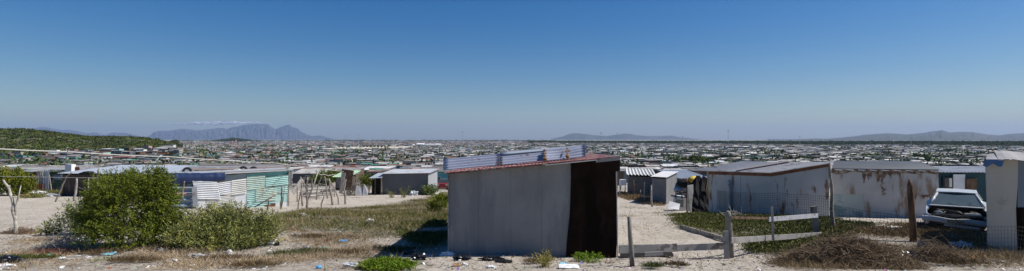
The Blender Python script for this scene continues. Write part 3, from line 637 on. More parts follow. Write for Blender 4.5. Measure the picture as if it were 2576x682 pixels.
mb = MB(); mb.box((g.x, g.y - 6.1, g.z + 5.9), (w_, .3, .8)); mb.build('parapet', m_stone, t)
g = G(1075, 367.5); t = thing('hall', 'pale hall complex with stepped white roofs beyond the sand bank', 'hall', g)
far_box(t, 'wall', 1044, 1108, 367.5, 363.5, 30, mat('hall_wall', (.42, .40, .36), .8, bump=0)); mW = mat('hall_roof', (.8, .8, .79), .6, .05, .1, bump=0)
for a, b_, tp in ((1048, 1066, 360.6), (1070, 1096, 362.4), (1094, 1107, 361.8), (1036, 1050, 363.6)):
    g0 = G((a + b_) / 2, 367.5); d = g0.y + 8; w_ = (b_ - a) / F * d; z = g0.z + (367.5 - tp) / F * d; x0 = g0.x / g0.y * d; mb = MB()
    mb.add([(x0 - w_ / 2, d - 9, z - 2.4), (x0 + w_ / 2, d - 9, z - 2.4), (x0 + w_ / 2, d + 12, z), (x0 - w_ / 2, d + 12, z), (x0 - w_ / 2, d - 9, z - 3.4), (x0 + w_ / 2, d - 9, z - 3.4), (x0 + w_ / 2, d + 12, z - 3.4), (x0 - w_ / 2, d + 12, z - 3.4)], [(0, 1, 2, 3), (4, 5, 1, 0), (5, 6, 2, 1), (6, 7, 3, 2), (7, 4, 0, 3)]); mb.build('roof', mW, t)
g = G(735, 375); t = thing('station_building', 'long dark station building with flat roof beyond the shacks', 'station', g)
far_box(t, 'wall', 712, 770, 374.5, 370.6, 18, mat('station_wall', (.06, .06, .06), .8, bump=0)); far_box(t, 'roof', 706, 776, 370.4, 369.4, 26, mat('station_roof', (.30, .30, .31), .7, bump=0), -260)
for nm, a, b_, pb, tp, c, lb in [('warehouse', 1545, 1640, 371, 366.4, (.20, .155, .11), 'long brown walled warehouse before the twin blue hills'), ('warehouse', 1640, 1705, 372, 367.2, (.17, .14, .11), 'brown warehouse beyond the white van'), ('apartment_block', 1840, 1886, 378, 370, (.15, .115, .09), 'dark brown long block beyond the pale ribbed roof'), ('factory', 2374, 2420, 373.5, 366.5, (.40, .36, .27), 'tan factory hall in the green fields below the hills'), ('school', 1586, 1612, 374, 370.4, (.66, .66, .64), 'small building with a bright white arched roof')]:
    t = thing(nm, lb, nm.replace('_', ' '), G((a + b_) / 2, pb)); o, g0, w_, h, d = far_box(t, 'wall', a, b_, pb, tp, 14, mat('far_' + lb[:14].replace(' ', '_'), c, .8, .2, .08, bump=0))
    mb = MB(); mb.box((g0.x, g0.y + 7, g0.z + h + .1), (w_ + 1.2, 15.2, .5)); mb.build('roof', mat('far_roof', (.45, .44, .41), .7, bump=0), t)
    nw = int(w_ / 6)
    for k in range(min(nw, 16)): mb = MB(); mb.box((g0.x + w_ * ((k + .5) / min(nw, 16) - .5), g0.y - .03, g0.z + h * .5), (w_ / min(nw, 16) * .45, .12, h * .35)); mb.build('window', m_dark, t)
PL = [(70, 409, 396), (326, 400, 377), (372, 372, 358), (505, 398, 384), (620, 400, 388), (698, 405, 391), (790, 398, 385), (955, 404, 391), (1060, 402, 389), (1092, 398, 386), (1592, 413, 397), (1668, 408, 394), (1770, 400, 388), (1948, 396, 384), (2118, 399, 387), (2215, 396, 384), (2352, 398, 385), (2450, 404, 388)]
pit = []
for px, pb_, pt_ in PL:
    g = G(px, pb_); H = (pb_ - pt_) / F * g.y; t = thing('utility_pole', 'x', 'utility pole', g, 'utility poles among the shacks'); MB().tube([g - Vector((0, 0, .5)), g + Vector((0, 0, H))], [.16, .11], 6).build('pole', m_wood, t)
    mb = MB(); mb.box(g + Vector((0, 0, H * .93)), (1.5, .12, .12)); mb.build('crossarm', m_wood, t); pit.append([t, 'thin wooden utility pole ' + zone(px), px, g.y])
uniquify(pit)
uniquify(items)
# ================================================================ near buildings
m_fibre = mat('fibre_cement', (.25, .25, .247), .9, .16, .9, spot=(.205, .207, .212), spot_amt=.42, spot_scale=1.9, streak=True, bump=.15, spec=.15)
m_rustdk = mat('dark_rusted_sheet', (.020, .012, .009), .95, .35, 2.5, spec=.05, spot=(.010, .007, .006), spot_amt=.45, spot_scale=2.2, streak=True, bump=.3)
m_red = mat('faded_red_paint', (.24, .085, .075), .85, .25, 3, spot=(.36, .31, .28), spot_amt=.38, spot_scale=5, bump=.2)
m_blsheet = mat('bluish_zinc', (.36, .38, .46), .5, .2, 1.2, metal=.2, spot=(.22, .15, .12), spot_amt=.2, spot_scale=2.5, bump=.1)
m_zinc = mat('zinc_sheet', (.40, .41, .43), .5, .2, 1.0, metal=.2, spot=(.24, .18, .14), spot_amt=.26, spot_scale=1.2, bump=.1)
m_zincb = mat('pale_blue_zinc', (.36, .40, .45), .5, .12, .8, metal=.15, spot=(.33, .34, .35), spot_amt=.25, spot_scale=1, bump=.1)
m_greyroof = mat('old_grey_sheet', (.33, .32, .31), .75, .25, .9, spot=(.20, .15, .12), spot_amt=.36, spot_scale=.9, bump=.15)
m_whitep = mat('white_painted_sheet', (.76, .77, .77), .65, .07, 2, spot=(.55, .50, .42), spot_amt=.16, spot_scale=4, bump=.1)
m_cream = mat('cream_painted_sheet', (.72, .71, .65), .7, .08, 2, spot=(.50, .45, .36), spot_amt=.2, spot_scale=4, bump=.1)
m_mint = mat('mint_painted_sheet', (.46, .70, .63), .65, .10, 2, spot=(.55, .55, .45), spot_amt=.2, spot_scale=4, bump=.1)
m_mintd = mat('dusty_mint_sheet', (.52, .66, .57), .7, .12, 2, spot=(.50, .44, .33), spot_amt=.33, spot_scale=3, bump=.1)
m_teal = mat('dark_teal_sheet', (.06, .16, .16), .65, .15, 2, spot=(.42, .62, .56), spot_amt=.10, spot_scale=2.5, bump=.1)
m_slate = mat('slate_sheet', (.10, .13, .15), .6, .2, 2, bump=.1)
m_bluerust = mat('blue_rusty_sheet', (.24, .33, .40), .6, .2, 2, spot=(.30, .20, .15), spot_amt=.42, spot_scale=2.2, bump=.1)
m_tarp = mat('navy_tarpaulin', (.022, .036, .09), .45, .2, 2, bump=.5, bump_scale=6)
m_tarpb = mat('blue_tarpaulin', (.02, .10, .28), .4, .2, 2, spot=(.2, .35, .55), spot_amt=.25, spot_scale=5, bump=.5, bump_scale=10)
m_rust = mat('rusted_sheet', (.24, .10, .055), .85, .35, 2.5, spot=(.13, .06, .04), spot_amt=.4, spot_scale=3, bump=.3)
m_brownwood = mat('brown_wood', (.16, .10, .06), .85, .3, 4, spot=(.08, .05, .035), spot_amt=.4, spot_scale=6, bump=.4)
m_stick = mat('bare_branch', (.30, .26, .215), .9, .3, 6, spot=(.14, .115, .09), spot_amt=.38, spot_scale=8, bump=.4)
m_palewood = mat('pale_branch', (.46, .42, .36), .9, .2, 6, spot=(.25, .21, .17), spot_amt=.35, spot_scale=8, bump=.4)
m_plank = mat('grey_plank', (.33, .31, .285), .9, .2, 3, spot=(.17, .15, .13), spot_amt=.35, spot_scale=5, bump=.4)
m_shedw = mat('peeling_white_wall', (.50, .49, .47), .8, .10, 1, spot=(.20, .10, .055), spot_amt=.27, spot_scale=2.8, streak=True, bump=.25)
m_shedw2 = mat('stained_white_wall', (.47, .465, .45), .8, .16, 1, spot=(.27, .20, .14), spot_amt=.34, spot_scale=1.5, streak=True, bump=.25)
m_shedg = mat('greenish_white_wall', (.42, .47, .45), .8, .12, 1, spot=(.20, .30, .29), spot_amt=.42, spot_scale=1.0, bump=.25)
m_darkrib = mat('dark_ribbed_roofing', (.10, .11, .12), .5, .2, 1, metal=.2, bump=.1)
m_beige = mat('stained_board', (.40, .38, .33), .85, .08, 1.2, spot=(.27, .25, .21), spot_amt=.25, spot_scale=2, bump=.15)
m_black = mat('black_plastic', (.012, .012, .014), .28, .2, 3, bump=.6, bump_scale=9, spec=.6)
m_net = mat('black_shade_cloth', (.014, .013, .014), .9, .3, 2, bump=.6, bump_scale=12)
m_rope = mat('brown_rope', (.22, .12, .045), .95, .3, 30)
m_wire = mat('fence_wire', (.09, .085, .08), .6, .2, 5, bump=0)
m_brickw = mat('rough_brick', (.20, .085, .055), .95, .2, 4)

def up(v, h): return Vector((v.x, v.y, v.z + h))
# ---- the tilted grey shed in the middle
A = W(1127, 643, 12.62); B = W(1553, 645, 12.40); TA = W(1124, 437, 12.62); TB = W(1558, 397, 12.40)
t = thing('shed', 'large tilted shed of plain grey boards with a dark rusty panel and red roof edge', 'shed', (A + B) / 2)
ux = (B - A); ux.z = 0; Lw = ux.length; ux.normalize(); nf = Vector((ux.y, -ux.x, 0)); back = -nf
def wp(px, py, off=0.0):               # point on the front wall plane of the shed
    d = (A.dot(nf) + off) / (Vector(((px - CX) / F, 1, 0)).dot(nf)); return W(px, py, d)
cols = [(1127, 1203.6), (1203.9, 1284.6), (1284.9, 1362.6), (1362.9, 1436)]
topy = lambda px: 437 + (px - 1124) / 434 * -40
lft = lambda y: 1127
for i, (a, b_) in enumerate(cols):
    for k in range(2):
        y0 = 650 if k == 0 else 518 + .6 * i; y1 = (517 + .6 * i)
        b2 = b_ if i < 3 else None
        if k == 0: pl = [(a, 652), (b_ if i < 3 else 1428, 652), (b_ if i < 3 else 1434, y1), (a, y1)]
        else: pl = [(a, y0), (b_ if i < 3 else 1434, y0), (b_ if i < 3 else 1437, topy(b_) + 1), (a, topy(a) + 1)]
        mb = MB(); mb.slab([wp(x, y, .005 * ((i + k) % 2)) for x, y in pl], nf, .02); mb.build('wall_board', m_fibre, t)
mb = MB(); mb.slab([wp(x, y, .03) for x, y in [(1424, 647), (1549, 648), (1553, 600), (1548, 540), (1551, 470), (1546, 432), (1560, 430), (1560, 395), (1436, 407), (1437, 470), (1436, 520), (1430, 570), (1426, 610)]], nf, .02); mb.build('rusty_panel', m_rustdk, t)
mb = MB(); mb.slab([wp(x, y, .045) for x, y in [(1499, 409), (1560, 403), (1560, 392), (1500, 398)]], nf, .012); mb.build('fascia_patch', mat('patch_blue_grey', (.26, .29, .34), .6, .1, 2), t)
mb = MB(); mb.slab([wp(x, y, .02) for x, y in [(1127, 646), (1196, 646), (1196, 631), (1127, 633)]], nf, .03); mb.build('base_board', mat('low_board', (.25, .24, .23), .9, .15, 3), t)
mb = MB(); mb.tube([wp(1553, 648, .05), wp(1553, 560, .05), wp(1550, 432, .05)], .012, 6); mb.build('edge_batten', m_plank, t); mb = MB(); mb.tube([wp(1128, 650, .03), wp(1128, 440, .03)], .016, 6); mb.build('edge_batten', m_plank, t)
Dp = 7.2; TAb = TA + back * Dp + Vector((0, 0, -.12)); TBb = TB + back * Dp + Vector((0, 0, -.30)); Ab = A + back * Dp; Bb = B + back * Dp
for nm, (p, q, r_, s_) in {'side_wall': (Ab, A, TA, TAb), 'side_wall2': (B, Bb, TBb, TB), 'back_wall': (Bb, Ab, TAb, TBb)}.items():
    nn = (q - p).cross(s_ - p).normalized(); mb = MB(); mb.slab([p - Vector((0, 0, .5)) - nn * .03, q - Vector((0, 0, .5)) - nn * .03, r_ - nn * .03 - Vector((0, 0, .01)), s_ - nn * .03 - Vector((0, 0, .01))], nn, .02); mb.build('side_wall' if 'side' in nm else 'back_wall', m_fibre, t)
o0 = TA - nf * -.16 - ux * .06 + Vector((0, 0, .03)); uu_ = (TB - TA) + ux * .07; vv_ = (TAb - TA) + back * .3
for k in range(5):
    mb = MB(); a0 = uu_ * (k / 5 - .003); mb.corr(o0 + a0 + Vector((0, 0, .012 * (k % 2))), uu_ * .208, vv_, .09, .006, .004, 'u'); mb.build('roof', m_red, t, smooth=False)
mb = MB(); mb.bar(wp(1118, 436, .17), wp(1508, 400.5, .17), .032, .02); mb.build('roof_edge', m_red, t)
mb = MB(); mb.bar(wp(1372, 415.5, .175), wp(1502, 402.5, .175), .02, .02); mb.build('roof_lath', m_cream, t)
# loose corrugated sheets tied onto the roof
def roof_sheet(px0, px1, b0, b1, t0, t1, d0, d1, mtl, label, pitch=.115, bow=.0):
    o_ = W(px0, b0, d0); u_ = W(px1, b1, d1) - o_; v_ = W(px0, t0, d0 + .42) - o_; c = (o_ + u_ * .5)
    th = thing('roofing_sheet', label, 'roofing sheet', c, 'sheets tied on the tilted shed roof'); mb = MB(); mb.corr(o_, u_, v_, pitch, .022, .003, 'v', warp=bow, seed=3); mb.build('sheet', mtl, th, smooth=True); return th
roof_sheet(1115, 1263, 429, 414.5, 401, 389, 13.2, 13.2, m_blsheet, 'long bluish corrugated sheet at the low end of the shed roof')
roof_sheet(1255, 1372, 416, 404, 390, 377, 13.35, 13.4, m_blsheet, 'middle corrugated sheet roped onto the tilted shed roof')
roof_sheet(1366, 1473, 406, 394, 377.5, 369, 13.2, 13.3, m_blsheet, 'dented corrugated sheet at the high end of the shed roof', bow=.03)
th = roof_sheet(1258, 1478, 389, 370, 384, 365.5, 13.7, 13.8, m_zincb, 'bright folded strip of sheet along the top of the roof pile', .2)
for px, y0, y1 in ((1256, 390, 418), (1370, 376, 408), (1426, 371, 401)):
    rp = MB(); pts = [W(px + 3 * math.sin(k * 2.1), y0 + (y1 - y0) * k / 7, 13.05 + .42 * (1 - k / 7)) for k in range(8)]; rp.tube(pts, .018 if px > 1300 else .008, 6)
    if px > 1300: bumpy(rp, pts[-2] + Vector((.02, 0, .03)), .045, 3)
    o = rp.build('rope', m_rope, smooth=True); tag(o, {1256: 'thin dark tie round the low end of the roof sheets', 1370: 'knotted brown rope round the middle of the roof sheets', 1426: 'short brown rope near the high end of the roof sheets'}[px], 'rope', 'ropes on the shed roof')

# ---- white and mint shack
P0 = Vector(W(491, 0, 36)); P0.z = 0; wd = Vector((math.cos(R(30)), math.sin(R(30)), 0)); wn = Vector((wd.y, -wd.x, 0))
def wq(px, py, off=0.0):
    d = (P0.dot(wn) + off) / (Vector(((px - CX) / F, 1, 0)).dot(wn)); return W(px, py, d)
base = wq(610, 522); t = thing('shack', 'corrugated shack painted white at one end and mint green at the other', 'shack', base)
def wsheet(tl, tr, bl, m, off, pitch=.135, flat=False, jag=.008, name='wall_sheet', seed=0):
    a, b_, c = wq(*bl, off), wq(*tr, off), wq(*tl, off); u_ = b_ - c; v_ = c - a; mb = MB()
    if flat: mb.slab([a, a + u_, c + u_, c], wn, .012)
    else: mb.corr(a, u_, v_, pitch, .028, .004, 'v', jag=jag, nrm=wn, warp=.012, seed=seed)
    mb.build(name, m, t, smooth=False)
wsheet((489, 447), (622, 437), (489, 462), m_slate, .0, flat=True, name='top_band'); wsheet((621, 437.5), (728, 429.5), (621, 448), m_teal, .01, flat=True, name='top_band')
wsheet((484, 455), (546, 458), (494, 500), m_whitep, .10, seed=1, jag=.02); wsheet((546, 461), (585, 455), (545, 492), m_whitep, .07, seed=2, jag=.03); wsheet((583, 454), (620, 449), (583, 491), m_cream, .09, seed=3, jag=.03)
wsheet((493, 499), (517, 498), (494, 540), m_whitep, .05, flat=True); wsheet((516, 495), (590, 490), (516, 530), m_cream, .04, .11, seed=4); wsheet((589, 490), (621, 487), (589, 532), m_whitep, .045, flat=True)
wsheet((621, 445), (667, 441), (621, 478), m_mintd, .10, seed=5, jag=.02); wsheet((668, 446), (725, 440), (668, 470), m_mint, .12, seed=6, jag=.03); wsheet((621, 477), (644, 475), (621, 530), m_mint, .06, seed=7)
wsheet((643, 475), (696, 470), (643, 508), m_mintd, .09, seed=8); wsheet((643, 507), (694, 504), (643, 532), m_mint, .05, seed=9); wsheet((690, 462), (725, 459), (690, 488), m_mint, .07, seed=10)
wsheet((694, 486), (724, 484), (694, 510), m_mint, .05, flat=True, name='wall_board'); wsheet((694, 509.5), (724, 507), (694, 527), m_whitep, .05, flat=True, name='wall_board'); wsheet((665, 516), (693, 512), (665, 531), m_rust, .12, .1, name='wall_sheet')
mb = MB(); mb.tube([wq(726, 532, .08), wq(727, 431, .08)], .04, 6); mb.build('corner_post', m_stick, t)
# left flank: blue boards and dark sheet, then the flat patched roof
FL0 = wq(491, 470, .05); FLd = (Vector(W(404, 0, 35.2)) - Vector(W(491, 0, 36))); FLd.z = 0; fn = Vector((FLd.y, -FLd.x, 0)).normalized()
if fn.y > 0: fn = -fn
def fq(px, py, off=0.0):
    d = (FL0.dot(fn) + off) / (Vector(((px - CX) / F, 1, 0)).dot(fn)); return W(px, py, d)
def fsheet(px0, px1, y0, y1, b0, b1, m, pitch, amp, off):
    a, b_, c = fq(px0, b0, off), fq(px1, b1, off), fq(px0, y0, off); mb = MB(); mb.corr(a, b_ - a, c - a, pitch, amp, .004, 'v', nrm=fn); mb.build('wall_sheet', m, t)
fsheet(404, 489, 446, 446, 474, 472, m_slate, .14, .03, .02); fsheet(408, 494, 470, 468, 538, 536, m_bluerust, .42, .10, .10)
mb = MB(); mb.bar(fq(489, 470, .3), fq(492, 520, .3), .3, .05); mb.build('rusty_strip', m_zinc, t)
zr = lambda px, py, d: W(px, py, d)
fr = [(404, 447, 35.4), (728, 430.5, 39.2)]; bk = [(505, 413, 55), (712, 416.5, 50.5)]
FA, FB = zr(*fr[0]), zr(*fr[1]); BA, BB = zr(*bk[0]), zr(*bk[1]); rr = random.Random(4); ns = 9
for k in range(ns):
    s0, s1 = k / ns, (k + 1.12) / ns
    a = FA.lerp(BA, s0); b_ = FB.lerp(BB, s0); c = FA.lerp(BA, s1)
    j = .05 * (k % 2) + rr.uniform(0, .05); off = Vector((rr.uniform(-.3, .3), 0, j)); mb = MB()
    mb.corr(a + off, (b_ - a) * (1.0 if k else 1.0), c - a, .16, .022, .004, 'v', jag=.01, seed=k); mb.build('roof', [m_greyroof, m_zinc, m_greyroof, mat('brown_grey_sheet', (.27, .23, .20), .8, .2, 1, spot=(.16, .10, .08), spot_amt=.35)][k % 4], t)
for (a, b_, c) in (((575, 440, 38.6), (655, 439, 38.9), .22), ((640, 434, 42), (728, 428, 42), .16), ((500, 430, 42), (575, 428, 43), .18)):
    mb = MB(); mb.bar(zr(*a), zr(*b_), .05, c); mb.build('roof_lath', m_plank, t)
tp = MB(); n = 34; vs = []; prof = [(-1.9, .06), (-.9, .10), (-.1, .09), (.1, 0), (.14, -.32), (.12, -.60)]
ta, tb = zr(400, 447, 35.0), zr(566, 445, 36.9)
dirt_ = (tb - ta); dn_ = Vector((dirt_.y, -dirt_.x, 0)).normalized(); dn_ = -dn_ if dn_.y > 0 else dn_
for i in range(n + 1):
    c = ta + dirt_ * (i / n)
    for j, (o_, z_) in enumerate(prof): k = .035 * mnoise.noise(Vector((i * .45, j * .8, 1))); vs.append(c + dn_ * (o_ + k) + Vector((0, 0, z_ * (1 - .35 * (i / n)) + .15 + k * 1.5)))
fs = [(i * 6 + j, i * 6 + j + 1, (i + 1) * 6 + j + 1, (i + 1) * 6 + j) for i in range(n) for j in range(5)]
tp.add(vs, fs); m2 = len(vs); tp.add([v - Vector((0, 0, .012)) - dn_ * .008 for v in vs], [tuple(reversed(f)) for f in fs])
o = tp.build('tarpaulin', m_tarp, smooth=True); tag(o, 'navy blue tarpaulin draped over the roof edge of the white shack', 'tarpaulin')
def tyre_mb(c, ax, r=.3, w_=.09):
    mb = MB(); ax = Vector(ax).normalized(); a = ax.cross(Vector((0, 0, 1))); a = a.normalized() if a.length > .1 else Vector((1, 0, 0)); b_ = ax.cross(a); n = 20; m_ = 8; vs = []
    for i in range(n):
        th = 2 * math.pi * i / n; rd = a * math.cos(th) + b_ * math.sin(th)
        for j in range(m_): ph = 2 * math.pi * j / m_; vs.append(Vector(c) + rd * (r - w_ + w_ * math.cos(ph)) + ax * w_ * 1.1 * math.sin(ph))
    mb.add(vs, [(i * m_ + j, ((i + 1) % n) * m_ + j, ((i + 1) % n) * m_ + (j + 1) % m_, i * m_ + (j + 1) % m_) for i in range(n) for j in range(m_)]); return mb
def hub(c, ax, r): mb = MB(); ax = Vector(ax).normalized(); mb.tube([Vector(c) - ax * .05, Vector(c) + ax * .05], [r, r], 14); return mb
c = zr(471, 431, 40.2); t2 = thing('wheel', 'lone wheel standing on the roof just behind the blue tarpaulin', 'wheel', c); tyre_mb(c, (.55, -1, .05), .34).build('tyre', m_tyre, t2, smooth=True); hub(c, (.55, -1, .05), .17).build('rim', m_steel, t2)
mb = MB(); mb.tube([c, zr(446, 435, 40)], .035, 6); mb.build('axle', m_rust, t2)
c1, c2 = zr(612, 428, 42), zr(638, 428.5, 43); t2 = thing('axle', 'pair of wheels still joined by an axle on the patched roof', 'axle', c1); ax = (c2 - c1)
for c in (c1, c2): tyre_mb(c, (.5, -1, .0), .34).build('tyre', m_tyre, t2, smooth=True)
mb = MB(); mb.tube([c1, c2], .05, 7); mb.build('shaft', m_rust, t2)
for (px, py, d, w_, lb, mm) in [(548, 427.5, 44, .5, 'small grey rubble heap on the patched roof between the wheels', m_stone), (672, 426, 44.5, .75, 'crumpled sheet metal lying on the roof over the mint wall', m_zinc), (598, 430, 41.5, .4, 'flat pale block on the roof beside the wheel axle', m_cream)]:
    mb = MB(); bumpy(mb, zr(px, py, d), (w_, w_ * .6, .16), 3 + px, .4, 2, 2.2, .5); o = mb.build('rubble' if mm is m_stone else 'scrap_metal' if mm is m_zinc else 'block', mm); tag(o, lb, 'scrap')
# ---- generic box shed from front-corner points
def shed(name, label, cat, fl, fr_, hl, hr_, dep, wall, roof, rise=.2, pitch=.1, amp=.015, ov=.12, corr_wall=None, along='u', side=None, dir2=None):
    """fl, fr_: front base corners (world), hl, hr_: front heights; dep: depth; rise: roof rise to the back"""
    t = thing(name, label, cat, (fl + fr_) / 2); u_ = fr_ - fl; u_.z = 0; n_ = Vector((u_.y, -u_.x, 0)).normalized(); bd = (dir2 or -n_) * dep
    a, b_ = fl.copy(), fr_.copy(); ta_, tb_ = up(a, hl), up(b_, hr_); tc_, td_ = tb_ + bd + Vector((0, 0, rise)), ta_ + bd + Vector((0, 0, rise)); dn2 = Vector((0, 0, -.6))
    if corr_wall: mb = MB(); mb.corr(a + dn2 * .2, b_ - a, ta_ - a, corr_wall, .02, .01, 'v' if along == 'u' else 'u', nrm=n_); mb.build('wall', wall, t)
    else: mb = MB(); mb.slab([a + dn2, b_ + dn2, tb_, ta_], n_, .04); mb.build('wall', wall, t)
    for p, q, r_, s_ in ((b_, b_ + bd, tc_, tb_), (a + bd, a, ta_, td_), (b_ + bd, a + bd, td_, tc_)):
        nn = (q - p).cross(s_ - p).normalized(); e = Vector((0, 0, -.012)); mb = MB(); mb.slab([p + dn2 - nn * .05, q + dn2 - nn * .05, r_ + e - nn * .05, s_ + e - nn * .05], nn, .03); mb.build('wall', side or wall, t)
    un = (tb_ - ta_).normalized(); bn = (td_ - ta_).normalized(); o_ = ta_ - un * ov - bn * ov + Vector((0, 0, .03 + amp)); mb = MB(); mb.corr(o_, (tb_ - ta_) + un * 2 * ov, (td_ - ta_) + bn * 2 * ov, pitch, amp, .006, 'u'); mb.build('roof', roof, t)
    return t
# plain grey shack beyond the sand
a = G(961, 490); b_ = G(1077, 490); hh = (490 - 438) / F * a.y
shed('shack', 'small plain grey shack with a pale ribbed roof across the sand', 'shack', a, b_, hh, hh + .05, 4.6, mat('shaded_grey_panel', (.13, .135, .14), .8, .08, 1, bump=.05), m_zinc, .16, .2, .03, .2, side=mat('lit_grey_panel', (.33, .34, .35), .8, .08, 1, bump=.05))  # same grey panels: front coloured darker as shaded, other walls paler as sunlit
# dark tin shack with the pale blue roof
a = G(157, 493); b_ = G(452, 497); hh = 2.25
shed('shack', 'dark brown tin shack under a broad pale blue roof behind the green bush', 'shack', a, b_, hh, hh - .05, 6.5, mat('dark_brown_tin', (.075, .055, .045), .8, .3, 1.5, spot=(.16, .13, .11), spot_amt=.25, spot_scale=1.2, streak=True), m_zincb, .45, .25, .02, .3, corr_wall=.3, along='v')
c = W(222, 436, 50.5); mb = MB(); bumpy(mb, c, (.9, .3, .2), 9, .3, 2, 1.5); o = mb.build('bundle', m_net, smooth=True); tag(o, 'dark rolled bundle lying on the pale blue roof', 'bundle')
# leaning rusty shack
a = G(78, 482); b_ = G(124, 480); c_ = G(168, 478)
t = thing('shack', 'patchwork shack of leaning rusty and green ribbed sheets with a long flat roof', 'shack', b_)
d0 = a.y; q = lambda px, py, dd=0: W(px, py, d0 + dd)
for i, (x0, x1, y0, y1, lean, m) in enumerate([(80, 91, 482, 434, 6, m_rust), (90, 100, 481, 430, 3, m_plank), (99, 108, 464, 429, 3, m_beige), (108, 123, 481, 428, 1, m_zinc)]):
    mb = MB(); o_ = q(x0, y0, -.12 * i); mb.corr(o_, q(x1, y0, -.12 * i) - o_, q(x0 + lean, y1, -.12 * i + .25) - o_, .2, .03, .01, 'u'); mb.build('leaning_sheet', m, t)
mb = MB(); o_ = q(88, 482, -.6); mb.corr(o_, q(109, 482, -.6) - o_, q(88, 462, -.55) - o_, .2, .03, .01, 'u'); mb.build('leaning_sheet', m_rust, t)
m_greens = mat('green_ribbed_sheet', (.10, .17, .10), .7, .2, 1, spot=(.40, .40, .35), spot_amt=.3, spot_scale=1.2)
for (x0, x1, y0, y1, m) in [(124, 156, 471, 452, m_greens), (132, 153, 452, 440, m_zinc), (124, 160, 440, 427, m_greens), (120, 156, 480, 470, m_plank), (153, 172, 452, 427, m_cream), (165, 200, 446, 420, m_rust)]:
    mb = MB(); o_ = q(x0, y0, .5); mb.corr(o_, q(x1, y0, .5) - o_, q(x0, y1, .5) - o_, .22, .03, .01, 'v'); mb.build('wall_sheet', m, t)
mb = MB(); mb.slab([q(139, 451, .4), q(155, 451, .4), q(155, 445, .4), q(139, 445, .4)], (0, -1, 0), .04); mb.build('window', WM('pale blue'), t)
for k, (x0, x1, y0, y1) in enumerate([(50, 175, 433, 429), (60, 200, 429.5, 424), (85, 213, 426, 420), (105, 213, 422, 416)]):
    mb = MB(); o_ = q(x0, y0, .2 + 2.6 * k); u_ = q(x1, y0 - (2 if k else 3), .2 + 2.6 * k) - o_; mb.corr(o_, u_, Vector((0, 3.0, .12)), .3, .03, .01, 'v'); mb.build('roof', [m_greyroof, m_zinc, m_greyroof, m_plank][k], t)
for p, r_ in (((60, 485), (50, 432)), ((200, 482), (200, 424))): mb = MB(); mb.tube([q(p[0], p[1], 1), q(r_[0], r_[1], 1)], .06, 6); mb.build('post', m_stick, t)
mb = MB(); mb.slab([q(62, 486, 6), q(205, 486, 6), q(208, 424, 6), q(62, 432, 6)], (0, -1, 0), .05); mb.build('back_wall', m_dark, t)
o = MB(); c = q(177, 428, .3); o.box(c + Vector((0, 0, .2)), (.75, .6, .95)); tt = o.build('refrigerator', m_whitep); tag(tt, 'white refrigerator shell against the far end of the patchwork shack', 'refrigerator')
# ---- right: rust streaked white sheds
C0 = G(1936, 549); C0 = Vector((C0.x, C0.y, C0.z)); Lp = W(1783, 539, C0.y + 3); Lp.z = gzf(Lp.x, Lp.y); Rp = W(2087, 545, C0.y - .9); Rp.z = gzf(Rp.x, Rp.y)
t = thing('shed', 'rust streaked white shed with a pale ribbed roof sloping up', 'shed', C0)
tC = W(1936, 436, C0.y); tL = W(1783, 431, C0.y + 3); tR = W(2086, 411.5, C0.y - .9)
for i, (f0, f1) in enumerate([(0, .26), (.262, .55), (.552, 1)]):
    for (a, b_, ta_, tb_, m) in ((Lp, C0, tL, tC, m_shedw), (C0, Rp, tC, tR, m_shedw)):
        nn = Vector(((b_ - a).y, -(b_ - a).x, 0)).normalized(); mb = MB(); e = nn * .012 * (i % 2); mb.slab([a.lerp(b_, f0) - Vector((0, 0, .5)) + e, a.lerp(b_, f1) - Vector((0, 0, .5)) + e, ta_.lerp(tb_, f1) + e, ta_.lerp(tb_, f0) + e], nn, .03); mb.build('wall_panel', m, t)
for (a, b_) in ((tL, tC), (tC, tR)): nn = Vector(((b_ - a).y, -(b_ - a).x, 0)).normalized(); mb = MB(); mb.slab([a + nn * .03 - Vector((0, 0, .16)), b_ + nn * .03 - Vector((0, 0, .14)), b_ + nn * .03, a + nn * .03], nn, .01); mb.build('rust_band', m_rust, t)
t4 = tL + (tR - tC) + (tL - tC) * .35; b4 = t4.copy(); b4.z = gzf(b4.x, b4.y)
for a, b_, ta_, tb_ in ((Rp, b4, tR, t4), (b4, Lp, t4, tL)): nn = (b_ - a).cross(Vector((0, 0, 1))).normalized(); mb = MB(); mb.slab([a - Vector((0, 0, .5)), b_ - Vector((0, 0, .5)), tb_ - Vector((0, 0, .02)), ta_ - Vector((0, 0, .02))], nn, .03); mb.build('wall_panel', m_shedw, t)
ru = (tR - tC); rl = (tL - tC); o_ = tC - ru.normalized() * .12 - rl.normalized() * .18 + Vector((0, 0, .04)); mb = MB(); mb.corr(o_, rl * 1.35, ru * 1.06, .12, .018, .006, 'u'); mb.build('roof', mat('pale_ribbed_roof', (.60, .57, .54), .7, .12, .8, spot=(.30, .24, .20), spot_amt=.25, spot_scale=1), t)
mb = MB(); mb.bar(o_ + rl * .55 + ru * .02 + Vector((0, 0, .05)), o_ + rl * .55 + ru * 1.0 + Vector((0, 0, .05)), .02, .16); mb.build('rust_strip', m_rust, t)
